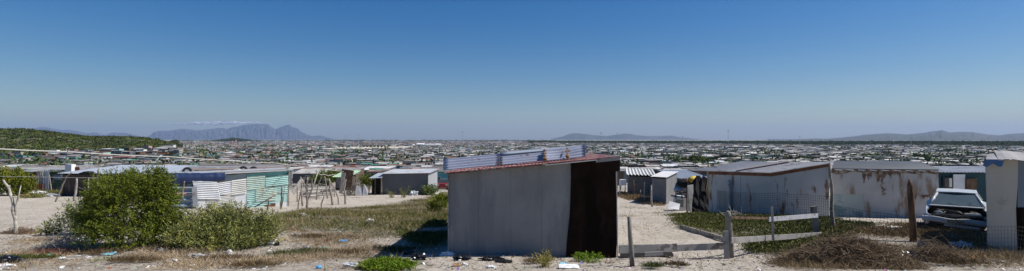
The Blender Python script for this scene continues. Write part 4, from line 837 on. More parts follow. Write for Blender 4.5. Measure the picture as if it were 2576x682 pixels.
# second shed
a = G(2093, 561); a = W(2093, 561, 24.2); a.z = gzf(a.x, a.y); b_ = W(2366, 556, 22.8); b_.z = gzf(b_.x, b_.y)
t = thing('shed', 'long peeling white shed with brown stains and a dark ribbed roof', 'shed', (a + b_) / 2)
ta_, tb_ = W(2091, 426, 24.2), W(2360, 429, 22.8); nn = Vector(((b_ - a).y, -(b_ - a).x, 0)).normalized(); dn2 = Vector((0, 0, -.5))
def lp(u_, v_, off=0): return a.lerp(b_, u_).lerp(ta_.lerp(tb_, u_), v_) + nn * off
for (u0, u1, v0, v1, m, of) in [(0, .48, .48, 1, m_shedw2, .012), (.482, 1, .44, 1, m_shedw2, 0), (0, .30, -.2, .478, m_shedg, -.008), (.302, .64, -.2, .478, m_shedw2, -.004), (.642, 1, -.2, .438, m_shedw2, -.012)]:
    mb = MB(); mb.slab([lp(u0, v0, of), lp(u1, v0, of), lp(u1, v1, of), lp(u0, v1, of)], nn, .03); mb.build('wall_panel', m, t)
m_stain = mat('brown_rust_stain', (.17, .105, .07), .9, .35, 3, spot=(.36, .31, .26), spot_amt=.48, spot_scale=5)
def jagstrip(u0, u1, v0, v1, amp, seed, vert=False, off=.02):
    n = 26; tp_, bt = [], []
    for i in range(n + 1):
        f = i / n; k = mnoise.fractal(Vector((f * 6 + seed, seed, 0)), .8, 2, 4) * amp
        if vert: tp_.append(lp(u0 + k * .5, v0 + (v1 - v0) * f, off)); bt.append(lp(u1 + k * .9, v0 + (v1 - v0) * f, off))
        else: tp_.append(lp(u0 + (u1 - u0) * f, v1, off)); bt.append(lp(u0 + (u1 - u0) * f, v0 + k, off))
    mb = MB(); m_ = n + 1; mb.add(tp_ + bt + [p - nn * .006 for p in tp_ + bt], [(i, i + 1, m_ + i + 1, m_ + i) for i in range(n)] + [(2 * m_ + i + 1, 2 * m_ + i, 3 * m_ + i, 3 * m_ + i + 1) for i in range(n)]); mb.build('rust_patch', m_stain, t)
jagstrip(0, 1, .93, 1, .07, 1); jagstrip(.30, .56, .84, .995, .26, 2); jagstrip(.478, .500, .47, .95, .06, 3, True); jagstrip(.74, 1, .43, .49, .13, 4); jagstrip(.56, .66, .92, .99, .16, 7)
bd = -nn * 6.5; bk1 = W(2097, 408.5, 30.6); bk2 = W(2345, 419.5, 29.0); 
for p, q_, r_, s_ in ((b_, Vector((bk2.x, bk2.y, gzf(bk2.x, bk2.y))), bk2, tb_), (Vector((bk1.x, bk1.y, gzf(bk1.x, bk1.y))), a, ta_, bk1)):
    n2 = (q_ - p).cross(Vector((0, 0, 1))).normalized(); mb = MB(); mb.slab([p + dn2, q_ + dn2, r_ - Vector((0, 0, .02)), s_ - Vector((0, 0, .02))], n2, .03); mb.build('wall_panel', m_shedw2, t)
o_ = ta_ + nn * .15 + Vector((0, 0, .05)); mb = MB(); mb.corr(o_, (tb_ - ta_), (bk1 - ta_) * 1.02, .42, .05, .008, 'v'); mb.build('roof', m_darkrib, t)
for k in range(9): f = k / 9 + .03; mb = MB(); p = ta_.lerp(tb_, f) + nn * .17 + Vector((0, 0, .0)); mb.bar(p, p + (tb_ - ta_).normalized() * .28 + Vector((0, 0, -.03)), .035, .01); mb.build('eave_flap', m_whitep, t)
# teal building behind the car
a = W(2366, 520, 33); a.z = gzf(a.x, a.y); b_ = W(2640, 520, 32); b_.z = gzf(b_.x, b_.y); hh = EYE - 85 / F * 33 - a.z
t = shed('house', 'dark teal building with a white panel and brown door behind the wrecked car', 'house', a, b_, hh, hh, 5, mat('dark_teal_paint', (.028, .075, .085), .75, .15, 1), m_zinc, .1, .2, .02, .15)
def panel(t, px0, px1, y0, y1, d, m, nm, off=0): mb = MB(); mb.slab([W(px0, y1, d), W(px1, y1, d), W(px1, y0, d), W(px0, y0, d)], (0, -1, 0), .05); return mb.build(nm, m, t)
panel(t, 2399, 2428, 439, 524, 32.7, m_whitep, 'white_panel'); panel(t, 2432, 2458, 449, 524, 32.6, m_brownwood, 'door'); wf = panel(t, 2374, 2397, 446, 474, 32.75, mat('window_wood', (.06, .05, .045), .7), 'window'); panel(wf, 2377, 2387, 449, 471, 32.65, m_glass, 'pane'); panel(wf, 2388.5, 2395, 449, 471, 32.65, m_cream, 'curtain')
for px, lb in ((2400, 'bright flat roof sheet shack behind the teal building'),):
    pass
# edge shack at the right
a = W(2482, 628, 13.35); a.z = gzf(a.x, a.y); b_ = W(2562, 628, 13.25); b_.z = gzf(b_.x, b_.y); c_ = W(2800, 628, 13.0); c_.z = gzf(c_.x, c_.y)
t = thing('shack', 'shack of pale stained boards with a blue tarpaulin scrap under its roof', 'shack', a)
q = lambda px, py, off=0: W(px, py, 13.35 - (px - 2482) * .0012 - off)
mb = MB(); mb.slab([q(2486, 632), q(2560, 630), q(2558, 560), q(2562, 540), q(2556, 525), q(2556, 519), q(2483, 518)], (0, -1, 0), .02); mb.build('wall_board', m_beige, t)
mb = MB(); mb.slab([q(2483, 520, .02), q(2556, 520, .02), q(2560, 470, .02), q(2561, 402, .02), q(2480, 404, .02)], (0, -1, 0), .02); mb.build('wall_board', m_beige, t)
mb = MB(); mb.slab([q(2560, 528, .0), q(2800, 528), q(2800, 398), q(2560, 402)], (0, -1, 0), .02); mb.build('wall_board', mat('blue_grey_board', (.16, .19, .23), .8, .12, 1), t)
mb = MB(); mb.slab([q(2561, 640, .01), q(2800, 640, .01), q(2800, 520, .01), q(2557, 522, .01)], (0, -1, 0), .02); mb.build('wall_board', m_rustdk, t)
s0 = q(2484, 632); s1 = s0 + Vector((3.1, 3.2, -.2)); mb = MB(); mb.slab([s1 - Vector((0, 0, .3)), s0 - Vector((0, 0, .3)), q(2483, 404), q(2483, 404) + Vector((3.1, 3.2, .0))], (-1, 0, 0), .02); mb.build('wall_board', m_beige, t)
s0 = q(2800, 632); mb = MB(); mb.slab([s0 - Vector((0, 0, .3)), s0 + Vector((3.1, 3.2, -.3)), q(2800, 400) + Vector((3.1, 3.2, 0)), q(2800, 400)], (1, 0, 0), .02); mb.build('wall_board', m_beige, t)
mb = MB(); o_ = q(2512, 403, .25); mb.corr(o_, q(2820, 399, .25) - o_, Vector((3.2, 3.5, .14)), .9, .03, .008, 'u'); mb.build('roof', m_greyroof, t)
mb = MB(); o_ = q(2480, 405, .1); mb.corr(o_, q(2530, 403, .1) - o_, Vector((3.0, 3.2, .08)), .9, .02, .008, 'u'); mb.build('roof', m_greyroof, t)
vs = []; n = 16
for i in range(n + 1):
    f = i / n; px = 2475 + 48 * f
    for j in range(5): g_ = j / 4; k = .02 * mnoise.noise(Vector((i * .7, j, 4))); vs.append(q(px + 2 * math.sin(j), 401 + (15 + 4 * math.sin(f * 9)) * g_, .16 + k + .05 * (1 - g_)))
mb = MB(); fs = [(i * 5 + j, i * 5 + j + 1, (i + 1) * 5 + j + 1, (i + 1) * 5 + j) for i in range(n) for j in range(4)]; mb.add(vs, fs); mb.add([v + Vector((0, .01, 0)) for v in vs], [tuple(reversed(f)) for f in fs]); o = mb.build('tarpaulin', m_tarpb, smooth=True); tag(o, 'torn bright blue tarpaulin hanging from the pale board shack', 'tarpaulin')
# ---- shacks along the lane
a = W(1581, 488, 52); a.z = gzf(a.x, a.y); b_ = W(1645, 488, 51.5); b_.z = gzf(b_.x, b_.y)
shed('shack', 'brown plank shack with a wavy asbestos roof beside the lane', 'shack', a, b_, EYE - 91 / F * 52 - a.z, EYE - 91 / F * 52 - a.z, 5.5, mat('brown_planking', (.20, .175, .15), .9, .2, 2, bump=.3), mat('asbestos_roof', (.52, .52, .50), .85, .1, 1), .28, .34, .07, .25, corr_wall=.25)
a = W(1640, 497, 43); a.z = gzf(a.x, a.y); b_ = W(1676, 497, 41); b_.z = gzf(b_.x, b_.y)
shed('shack', 'light ribbed metal shack between the plank shack and the van', 'shack', a, b_, EYE - 95 / F * 43 - a.z, EYE - 97 / F * 41 - b_.z, 5.5, mat('dull_ribbed_metal', (.19, .19, .19), .6, .15, 1, bump=0), mat('whitish_roof', (.50, .50, .50), .6, .1, 1, bump=0), .12, .2, .02, .2, corr_wall=.12, dir2=Vector((.45, .89, 0)))
a = W(1712, 480, 46); a.z = gzf(a.x, a.y); b_ = W(1782, 480, 46); b_.z = gzf(b_.x, b_.y)
shed('shack', 'low shack with a bluish ribbed roof behind the van', 'shack', a, b_, EYE - 100 / F * 46 - a.z, EYE - 100 / F * 46 - a.z, 6.5, m_slate, m_zincb, .33, .3, .03, .2)
# lean-to by the grey shack
a = G(930, 491); t = thing('lean_to', 'open lean-to of dark netting against the plain grey shack', 'lean-to', a); d0 = a.y
mb = MB(); o_ = W(926, 449, d0 - .5); mb.corr(o_, W(960, 447, d0 - .5) - o_, Vector((.0, 4, .30)), .2, .02, .006, 'u'); mb.build('roof', m_zincb, t)
for px in (928, 943, 958): mb = MB(); mb.tube([W(px, 494, d0 - .4), W(px + 1, 448, d0 - .4)], .06, 6); mb.build('post', m_brownwood, t)
mb = MB(); mb.slab([W(934, 493, d0 + .6), W(960, 493, d0 + .6), W(960, 450, d0 + .6), W(937, 452, d0 + .6)], (0, -1, 0), .05); mb.build('net_wall', m_net, t)
# plank hut among the sticks
a = G(848, 458.5); t = thing('hut', 'low plank hut with a green tin awning behind the stick fence', 'hut', a); d0 = 62; z0 = gzf(W(860, 400, 62).x, 62)
q = lambda px, py, dd=0: W(px, py, d0 + dd)
for k in range(6): mb = MB(); mb.bar(q(846, 471 - k * 5, 0), q(892, 470.6 - k * 5, 0), .22, .05); mb.build('board', m_plank, t)
mb = MB(); mb.slab([q(844, 478, .3), q(894, 478, .3), q(894, 441, .3), q(844, 443, .3)], (0, -1, 0), .05); mb.build('wall', m_dark, t)
mb = MB(); o_ = q(834, 445, -1); mb.corr(o_, q(880, 446, -1) - o_, Vector((.0, 5, .5)), .3, .03, .006, 'u'); mb.build('awning', mat('pale_green_tin', (.34, .50, .33), .6, .15, 1), t)
# ================================================================ vegetation, sticks, fences, wrecks, litter
m_bush = mat('acacia_leaf', (.15, .17, .030), .7, .2, 2, tint=True, bump=0, spec=.08)
m_bush2 = mat('grey_green_leaf', (.20, .215, .08), .7, .2, 2, tint=True, bump=0, spec=.1)
m_grass = mat('grass_blade', (.15, .16, .06), .7, .2, 1, tint=True, bump=0, spec=.15)
m_straw = mat('dry_straw', (.34, .27, .18), .85, .2, 1, tint=True, bump=0, spec=.1)
def bush(name, label, base, blobs, n, leaf, wid, col, m, seed, group=None, stems=5, updir=.35, clump=1.0):
    """blobs: (dx, dy, dz, rx, ry, rz) about the base"""
    rng = np.random.default_rng(seed); t = thing(name, label, 'bush', base, group); B_ = np.array(blobs, float); vol = (B_[:, 3] * B_[:, 5]) ** 1.0; pk = rng.choice(len(B_), int(n / 26), p=vol / vol.sum())
    nt_ = len(pk); dr = unit(rng.normal(size=(nt_, 3)) * [1, 1, .9] + [0, 0, .25]); rad = rng.uniform(.35, 1.0, (nt_, 1)) ** .55
    tw = np.array(base) + B_[pk, :3] + dr * B_[pk, 3:6] * rad; tw[:, 2] = np.maximum(tw[:, 2], base.z + .05 + .1 * rng.random(nt_))
    k = np.repeat(np.arange(nt_), 26); n_ = len(k); td = unit(dr + rng.normal(size=(nt_, 3)) * .35 + [0, 0, updir]); s_ = rng.uniform(-1, 1, (n_, 1)) * leaf * 2.0 * clump
    C = tw[k] + td[k] * s_ + rng.normal(size=(n_, 3)) * leaf * .35; D = unit(td[k] * .9 + rng.normal(size=(n_, 3)) * .75)
    ct = rng.uniform(.8, 1.2, (nt_, 1)) * np.array([1, 1, 1]) * np.where(rng.random((nt_, 1)) < .18, np.array([1.35, 1.2, .8]), 1.0)
    quads('foliage', leafquads(C, D, leaf * rng.uniform(.6, 1.3, n_), wid, rng), m, t, tints(n_, col, .2, .06, rng) * ct[k])
    for q in range(stems):
        b_ = B_[rng.integers(len(B_))]; mb = MB(); e = Vector(base) + Vector(b_[:3]) + Vector((rng.normal() * .2, rng.normal() * .2, b_[5] * .3)); s0 = Vector(base) + Vector((rng.normal() * .12, rng.normal() * .1, -.1))
        mb.tube([s0, s0.lerp(e, .4) + Vector((rng.normal() * .05, 0, .08)), s0.lerp(e, .75), e], [.03, .022, .014, .006], 5); mb.build('stem', m_bark, t)
    return t
def pb(px, py, rx, ry, d, dy=0.0, depth=None):      # blob given in photo pixels at distance d -> offsets resolved later
    c = W(px, py, d + dy); return c, rx / F * d, (depth or rx / F * d), ry / F * d
def bush_px(name, label, bx, by, bl, n, leaf, wid, col, m, seed, **kw):
    g = G(bx, by); B_ = []
    for (px, py, rx, ry, dy) in bl: c, a, b_, e = pb(px, py, rx, ry, g.y, dy, min(rx / F * g.y, 1.1)); B_.append((c.x - g.x, c.y - g.y, c.z - g.z, a, b_, e))
    return bush(name, label, g, B_, n, leaf, wid, col, m, seed, **kw)
bush_px('bush', 'tall dense dark green bush taller than the shacks behind it', 318, 622, [(300, 478, 72, 44, 0), (365, 462, 62, 38, .1), (330, 545, 90, 72, 0), (440, 560, 34, 44, .2), (225, 560, 26, 40, .1), (262, 530, 48, 58, .1), (400, 520, 48, 66, .2), (320, 590, 95, 40, -.2), (410, 580, 40, 45, 0), (262, 500, 32, 34, .1), (405, 450, 26, 24, .1), (400, 495, 42, 40, .1)], 62000, .072, .019, (.85, .92, .8), m_bush, 1, stems=9)
bush_px('bush', 'lower grey green bush with slender leaves before the white shack', 545, 622, [(500, 592, 55, 34, -.1), (560, 574, 60, 38, .1), (615, 582, 50, 34, .1), (470, 602, 40, 28, -.2), (655, 572, 30, 24, .4), (560, 598, 100, 24, -.1), (680, 578, 26, 26, .4), (590, 548, 28, 16, .3), (480, 572, 24, 24, 0), (535, 558, 40, 22, .2), (640, 598, 36, 22, 0)], 24000, .125, .019, (1.0, 1.0, .85), m_bush2, 2, stems=9, updir=.9, clump=1.3)
bush_px('bush', 'small dull leafy bush at the shaded foot of the tall bush', 196, 590, [(205, 530, 34, 26, .2), (190, 560, 38, 30, .2), (225, 570, 30, 30, .2)], 5200, .09, .026, (.75, .85, .8), m_bush2, 3, stems=7, updir=.6)
bush_px('bush', 'sparse light green sprig beside the bare stalks', 125, 592, [(124, 578, 14, 14, 0), (135, 588, 12, 8, 0)], 900, .08, .022, (1.1, 1.2, .6), m_bush, 4, stems=3)
bush_px('bush', 'big rounded green bush at the edge of the sand lot', 35, 492, [(30, 462, 46, 34, 0), (58, 468, 22, 24, 0), (-10, 460, 40, 36, 0)], 9000, .24, .08, (.95, .95, .75), m_bush, 5)
bush_px('bush', 'bright green bush against the low end of the tilted shed', 1103, 540, [(1105, 512, 24, 22, 0), (1090, 522, 16, 14, 0), (1120, 500, 14, 14, 0)], 4200, .10, .03, (1.1, 1.15, .8), m_bush, 6)
bush_px('bush', 'small dark bush at the corner of the plain grey shack', 1083, 490, [(1082, 480, 16, 11, 0), (1072, 484, 8, 6, 0)], 2200, .2, .08, (.8, .95, 1.0), m_bush2, 7)
bush_px('bush', 'leafy bush between the sticks and the striped roof shack', 822, 468, [(815, 450, 26, 20, 0), (838, 444, 16, 14, 0), (795, 458, 14, 12, 0)], 4200, .26, .09, (.8, .9, .7), m_bush, 8)
bush_px('bush', 'wispy weed in front of the plain grey shack wall', 1017, 497, [(1016, 487, 8, 10, 0)], 260, .25, .03, (1, 1, .9), m_bush2, 9, updir=1.5)
bush_px('bush', 'thin weed left of centre at the foot of the grey shack wall', 985, 498, [(985, 490, 7, 8, 0)], 200, .25, .03, (1, 1, .9), m_bush2, 10, updir=1.5)
bush_px('bush', 'green clump filling the gap between lean-to and hut', 918, 480, [(914, 462, 14, 16, 0), (925, 455, 10, 10, 0)], 2000, .25, .09, (.7, .8, .7), m_bush, 12)
bush_px('bush', 'low green succulent patch by the rusty end of the tilted shed', 1482, 659, [(1482, 655, 38, 8, 0), (1465, 652, 20, 6, .1)], 3200, .035, .016, (1.1, 1.45, .8), m_bush, 13, stems=0, clump=.7)
bush_px('bush', 'green succulent mat at the bottom edge of the dirt', 965, 676, [(965, 668, 55, 14, 0), (1010, 672, 40, 10, -.1), (930, 674, 30, 8, -.1)], 11000, .035, .018, (1.0, 1.3, .7), m_bush, 14, stems=0, clump=.7)
bush_px('bush', 'dry grassy tuft before the grey boards of the shed', 1366, 672, [(1366, 668, 14, 8, 0)], 700, .10, .010, (1.6, 1.3, 1.0), m_bush2, 15, stems=0, updir=1.5)
# ---- ground plants
def blades(name, label, poly, n, ln, wd, col, m, seed, upz=1.0, tuft=8, spread=.12, mask=None, zoff=0.0, v=.3):
    rng = np.random.default_rng(seed); x, y = scatter(poly, n // tuft, rng)
    if mask is not None: k = mask(x, y) + rng.uniform(-.35, .35, len(x)) > 0; x, y = x[k], y[k]
    nt_ = len(x); k = np.repeat(np.arange(nt_), tuft); n_ = len(k); X = x[k] + rng.normal(size=n_) * spread; Y_ = y[k] + rng.normal(size=n_) * spread; Z = gz(X, Y_) + zoff + .01 + rng.random(n_) * zoff
    D = rng.normal(size=(n_, 3)); D[:, 2] = np.abs(D[:, 2]) * .5 + upz; ct = rng.uniform(.65, 1.35, (nt_, 1))
    o = quads(name, leafquads(np.stack([X, Y_, Z], 1), D, ln * rng.uniform(.4, 1.4, n_), wd, rng), m, None, tints(n_, col, v, .08, rng) * ct[k]); tag(o, kind='stuff'); o['label'] = label
patch = lambda f, s, o=0.0: (lambda x, y: snoise(x, y, f, s) + o)
blades('grass', 'olive scrubby grass spreading up to the shaded side of the tilted shed', ZVEG[0], 44000, .16, .015, (.85, .78, .55), m_grass, 31, .7, 10, .22, patch(.9, 1, .15), .05)
blades('dry_grass', 'straw coloured grass between the sticks and the green patch', ZVEG[0], 26000, .26, .010, (1.0, .95, .8), m_straw, 32, 1.0, 10, .15, patch(1.1, 6, .1))
blades('ground_cover', 'low green mat behind the plank fence', ZVEG[2], 60000, .085, .024, (.72, .70, .42), m_grass, 33, .5, 14, .18, patch(1.0, 2, .6), .07)
blades('grass', 'weeds along the rubble at the edge of the sand lot', ZVEG[3], 9000, .35, .05, (1, .9, .7), m_grass, 34, .6, 10, .3, patch(.5, 2, .3))
blades('dry_grass', 'matted straw and twigs over the bottom of the slope', ZDRY[0], 62000, .16, .007, (1.05, 1.0, .95), m_straw, 35, .08, 12, .16, patch(1.2, 3, -.2), .01, .45)
blades('dry_grass', 'dry tangled weeds under the wire fence', ZDRY[1], 46000, .20, .008, (.8, .74, .6), m_straw, 36, .45, 10, .14, patch(1.1, 5, -.1), .01, .4)
blades('dry_grass', 'thin straw on the trampled sand before the shed', ZDRY[2], 14000, .16, .009, (.8, .75, .65), m_straw, 37, .15, 8, .14, patch(1.3, 8, -.1))
blades('dry_grass', 'brown litter of leaves beside the lane fence', ZDRY[3], 9000, .30, .03, (.7, .62, .5), m_straw, 38, .4, 8, .3, patch(.7, 8, .2))
blades('grass', 'small green shoots in the matted straw', ZDRY[0], 9000, .07, .020, (.9, 1.15, .5), m_grass, 39, .7, 26, .13, patch(1.5, 11, -.75), .02)
blades('grass', 'green tufts around the wire fence', wpoly([(2085, 560), (2200, 566), (2120, 600), (1960, 640), (1880, 640), (1900, 600)]), 22000, .11, .020, (.55, .6, .38), m_grass, 40, .5, 12, .16, patch(1.2, 4, .2), .03)
blades('ground_cover', 'dull creeping weeds in the shadow of the tilted shed', wpoly([(985, 575), (1122, 545), (1122, 618), (1050, 625)]), 15000, .12, .02, (.55, .6, .35), m_grass, 43, .5, 12, .15, patch(1.6, 5, .1), .04)
blades('dry_grass', 'trampled weeds over the yard between the wire mesh and the wreck', wpoly([(2105, 562), (2330, 566), (2480, 585), (2482, 640), (2300, 606), (2120, 590)]), 26000, .15, .014, (.6, .52, .38), m_straw, 44, .25, 10, .2, patch(1.3, 5, .25), .01, .4)
blades('twigs', 'dark twigs and stalks strewn on the sand', wpoly([(0, 585), (700, 560), (1120, 560), (1800, 640), (2576, 600), (2576, 681), (0, 681)]), 7000, .16, .012, (.45, .38, .3), m_straw, 41, .05, 3, .3, patch(.8, 14, .1))
blades('grass', 'faint dry grass on the sand lane', wpoly([(1560, 490), (1670, 500), (1720, 560), (1640, 600), (1570, 560)]), 5000, .16, .014, (.9, .85, .55), m_straw, 42, .3, 12, .3, patch(.9, 14, -.3))
for i, (px, py, rx) in enumerate([(60, 655, 70), (330, 660, 60), (560, 655, 70), (760, 640, 80), (880, 640, 50), (640, 672, 60), (1000, 632, 50), (260, 640, 40), (1350, 662, 30), (2010, 660, 50), (2420, 668, 60), (1700, 672, 30), (1640, 676, 24), (770, 600, 40)]):
    g = G(px, py); s_ = rx / F * g.y; poly = [(g.x + s_ * math.cos(a) * (1 + .3 * math.sin(a * 3 + i)), g.y + .45 * s_ * math.sin(a)) for a in [k * .5236 for k in range(12)]]
    blades('twigs', 'dark matted weeds clump on the sand', poly, int(1500 * s_ / .5), .12, .008, (.42, .36, .28) if i % 3 else (.42, .48, .25), m_straw if i % 3 else m_grass, 300 + i, .35, 10, .06, None, .02, .4)
# brush pile, dry stalks
def twigs(name, label, g, n, rx, ry, hz_, seed, m=m_stick, r=.007, ln=.9, cat='brush pile', upz=.1):
    t = thing(name, label, cat, g); rr = random.Random(seed); mb = MB()
    for i in range(n):
        a = rr.uniform(0, 6.283); q = rr.random() ** .6; cx, cy = g.x + math.cos(a) * q * rx, g.y + math.sin(a) * q * ry; cz = gzf(cx, cy) + (hz_ * (1 - q * q) * rr.uniform(.15, 1.0)); di = Vector((rr.gauss(0, 1), rr.gauss(0, 1), rr.gauss(upz, .35))).normalized(); L_ = ln * rr.uniform(.4, 1.2); sag = Vector((rr.gauss(0, .12), rr.gauss(0, .12), rr.uniform(-.12, .12))) * L_
        p0 = Vector((cx, cy, cz)) - di * L_ / 2; pts = [p0 + di * L_ * f + sag * math.sin(math.pi * f) * 1.6 + Vector((rr.gauss(0, .012), rr.gauss(0, .012), rr.gauss(0, .012))) for f in (0, .25, .5, .75, 1)]
        for p in pts: p.z = max(p.z, gzf(p.x, p.y) + .01)
        mb.tube(pts, [r, r, r * .9, r * .7, r * .4], 4, False)
    mb.build('twigs' if False else 'branch', m, t); return t
m_tw1 = mat('dry_brush', (.26, .19, .115), .9, .35, 3, spot=(.14, .09, .055), spot_amt=.5, spot_scale=5, bump=0)
t = twigs('brush_pile', 'large heap of dry brown brushwood at the foot of the wire fence', G(2130, 664), 2300, 1.5, .65, .58, 1, m_tw1, .0045, .62)
rngb = np.random.default_rng(77); g = G(2130, 664); n = 9000; q = rngb.random(n) ** .6; a = rngb.uniform(0, 6.283, n); X = g.x + np.cos(a) * q * 1.5; Y_ = g.y + np.sin(a) * q * .62; Z = gz(X, Y_) + .56 * (1 - q * q) * rngb.uniform(0, .95, n)
quads('dead_leaves', leafquads(np.stack([X, Y_, Z], 1), rngb.normal(size=(n, 3)), .13, .008, rngb), m_straw, t, tints(n, (.5, .42, .32), .4, .06, rngb))
twigs('brush_pile', 'smaller tangle of dry stalks beside the black bag', G(2352, 656), 420, .6, .4, .42, 2, m_tw1, .005, .6, upz=.6)
twigs('dead_bush', 'clump of upright dry stalks at the foot of the gnarled post', G(165, 628), 150, .42, .3, .45, 4, m_palewood, .0065, .8, 'dead bush', upz=1.2)
twigs('dead_bush', 'brown twigs heaped round the foot of the bare forked pole', G(50, 586), 220, .5, .3, .14, 5, m_tw1, .006, .4, 'dead bush')
twigs('dead_bush', 'reddish dry weed patch near the green lid', G(135, 640), 260, .75, .22, .14, 6, mat('reddish_weed', (.16, .06, .045), .9, .3, 5, bump=0), .006, .25, 'dead bush')
twigs('dead_bush', 'grey leafless bush by the plank hut', G(893, 492), 260, 1.1, .6, 2.0, 7, m_stick, .016, 1.0, 'dead bush', upz=.9)
twigs('dead_bush', 'dry branches poking up by the dark net heap', G(1838, 552), 26, .5, .3, .5, 8, m_palewood, .012, .8, 'dead bush', upz=.9)
twigs('brush_pile', 'rusty brown twigs lying against the streaked shed', G(1960, 545), 260, 1.6, .3, .45, 9, m_tw1, .012, .8)

# ---- sticks, posts
def stick(name, label, pts, rad, d=None, m=m_stick, cat='stick', group='rough sticks of the open fence', branches=()):
    g = G(*pts[0]); d = d or g.y; P = [W(x, y, d) for x, y in pts]; P[0] = P[0] - Vector((0, 0, .15)); t = thing(name, label, cat, g, group); mb = MB()
    Q = []; R_ = []
    rr = random.Random(int(pts[0][0]))
    for i in range(len(P) - 1):
        for f in (0, .33, .66): Q.append(P[i].lerp(P[i + 1], f) + Vector((rr.gauss(0, rad * .3), rr.gauss(0, rad * .3), 0)))
    Q.append(P[-1]); n = len(Q); mb.tube(Q, [rad * (1.15 - .55 * i / n) * rr.uniform(.9, 1.12) for i in range(n)], 7); mb.build('stem', m, t, smooth=True)
    for br in branches: B_ = [W(x, y, d) for x, y in br]; mb = MB(); mb.tube(B_, [rad * .6] + [rad * .42] * (len(B_) - 2) + [rad * .2], 6); mb.build('branch', m, t, smooth=True)
    return t
Z3 = lambda x, y: (736 + x * .1942, 412.2 + y * .1942)
S3 = [([(60, 490), (65, 290), (45, 280)], .05, 'short crooked stick at the mint wall end of the stick fence'), ([(70, 580), (90, 440), (110, 330)], .045, 'slanting thin stick low beside the mint wall'), ([(125, 550), (118, 270), (125, 230)], .06, 'upright dark stick with a crossing prop'),
      ([(200, 585), (192, 440), (185, 300), (195, 170)], .08, 'thick forked stick carrying the long pale pole'), ([(310, 470), (318, 370), (330, 270), (375, 170)], .06, 'bent stick leaning toward the green bush'), ([(455, 450), (435, 300), (415, 160)], .065, 'straight tall stick in the middle of the fence'),
      ([(375, 590), (372, 520), (405, 430), (375, 340)], .045, 'short zigzag stick nearest the grass'), ([(520, 535), (500, 400), (480, 300), (470, 190)], .085, 'thickest gnarled double stick of the fence'), ([(600, 525), (590, 440), (545, 330), (490, 225), (435, 200)], .055, 'long arched stick leaning across its neighbour'),
      ([(545, 430), (540, 300)], .04, 'plain short stick behind the arched one'), ([(690, 525), (680, 400), (665, 320), (690, 200)], .085, 'sturdy stick at the grey shack end of the fence'), ([(740, 400), (745, 330)], .06, 'stubby post stump beyond the sturdy stick'), ([(850, 380), (870, 240)], .05, 'thin stake before the leafless bush'),
      ([(905, 400), (905, 300)], .05, 'short stake before the leaning boards'), ([(150, 300), (147, 175)], .05, 'far stick at the blue shack wall'), ([(252, 300), (250, 190)], .07, 'pale short post behind the crossing sticks'), ([(285, 260), (277, 115)], .045, 'thin pale rod near the bush'),
      ([(930, 330), (925, 210)], .04, 'far thin stake toward the lean-to'), ([(555, 230), (520, 115)], .05, 'slanting rod in front of the plank hut'), ([(10, 250), (25, 180)], .05, 'stick leaning by the corner of the mint wall')]
for pts, r_, lb in S3: 
    P_ = [Z3(*p) for p in pts]; lowd = None
    if P_[0][1] < 486: lowd = None
    stick('stick', lb, P_, r_, lowd, branches=[[P_[0 if len(P_) < 3 else 1], (P_[1][0] + (8 if int(pts[0][0]) % 2 else -7), P_[1][1] - 4)]] if r_ > .06 else ())
g = G(*Z3(200, 585)); 
def pole(name, label, a, b_, d, r_, m, group=None, d2=None):
    mb = MB(); p, q = W(*a, d), W(*b_, d2 or d); mb.tube([p, p.lerp(q, .5) + Vector((0, 0, -.02)), q], [r_, r_ * .9, r_ * .7], 7); o = mb.build(name, m, smooth=True); tag(o, label, name.replace('_', ' '), group); return o
pole('pole', 'long pale pole leaning up through the stick fence', Z3(205, 455), Z3(330, 100), g.y, .055, m_palewood)
pole('pole', 'thin crossing prop nailed over the upright dark stick', Z3(100, 170), Z3(175, 300), 43, .04, m_palewood)
pole('pole', 'long dark pole laid diagonally against the mint wall', (641, 521), (711, 479), 34.5, .05, m_stick, None, 35)
mb = MB(); mb.bar(W(*Z3(5, 380), 44), W(*Z3(130, 200), 45), .45, .05); o = mb.build('board', m_plank); tag(o, 'broad grey board leaning at the mint wall end of the fence', 'board')
mb = MB(); mb.bar(W(*Z3(625, 385), 45), W(*Z3(662, 118), 45), .32, .06, (1, 0, 0)); o = mb.build('post', m_palewood); tag(o, 'pale squared post leaning near the plank hut', 'post')
mb = MB(); mb.bar(W(*Z3(688, 300), 50), W(*Z3(718, 78), 50), 1.15, .08, (1, 0, 0)); o = mb.build('plank', m_brownwood); tag(o, 'wide dark plank standing on end by the plank hut', 'plank')
for i, (x0, x1, y0, y1, sk, lb) in enumerate([(893, 915, 466, 491, 4, 'grey sheet propped below the leafless bush'), (912, 932, 463, 492, -8, 'pale grey sheet leaning beside the lean-to')]):
    d = 49.0; mb = MB(); mb.slab([W(x0, y1, d), W(x1 - 6, y1 + 1, d), W(x1 + sk, y0 + 9, d + .4), W(x0 + 4, y0, d + .4)], (0, -1, .1), .02); o = mb.build('board', mat('leaning_sheet_grey', (.36, .36, .36), .8, .15, 2)); tag(o, lb, 'board')
rr = random.Random(3)
for i, (px, py, wpx, lb, m) in enumerate([(790, 498, 60, 'flat grey planks stacked on the sand behind the sticks', m_plank), (800, 488, 80, 'low row of long boards lying by the bush', m_palewood), (860, 480, 46, 'dark slatted pallet behind the sturdy stick', m_brownwood), (752, 470, 34, 'dark heap of scrap beside the mint wall', m_net), (762, 492, 40, 'dark board pile beyond the leaning stick', m_plank)]):
    g = G(px, py); t = thing('scrap_pile', lb, 'scrap pile', g); w_ = wpx / F * g.y
    for k in range(5): mb = MB(); a = Vector((g.x + rr.uniform(-.5, .1) * w_, g.y + rr.uniform(-.3, .3), g.z + .06 + .09 * k)); mb.bar(a, a + Vector((w_ * rr.uniform(.4, .8), rr.uniform(-.3, .3), rr.uniform(-.03, .12))), .07, .22); mb.build('plank', m, t)
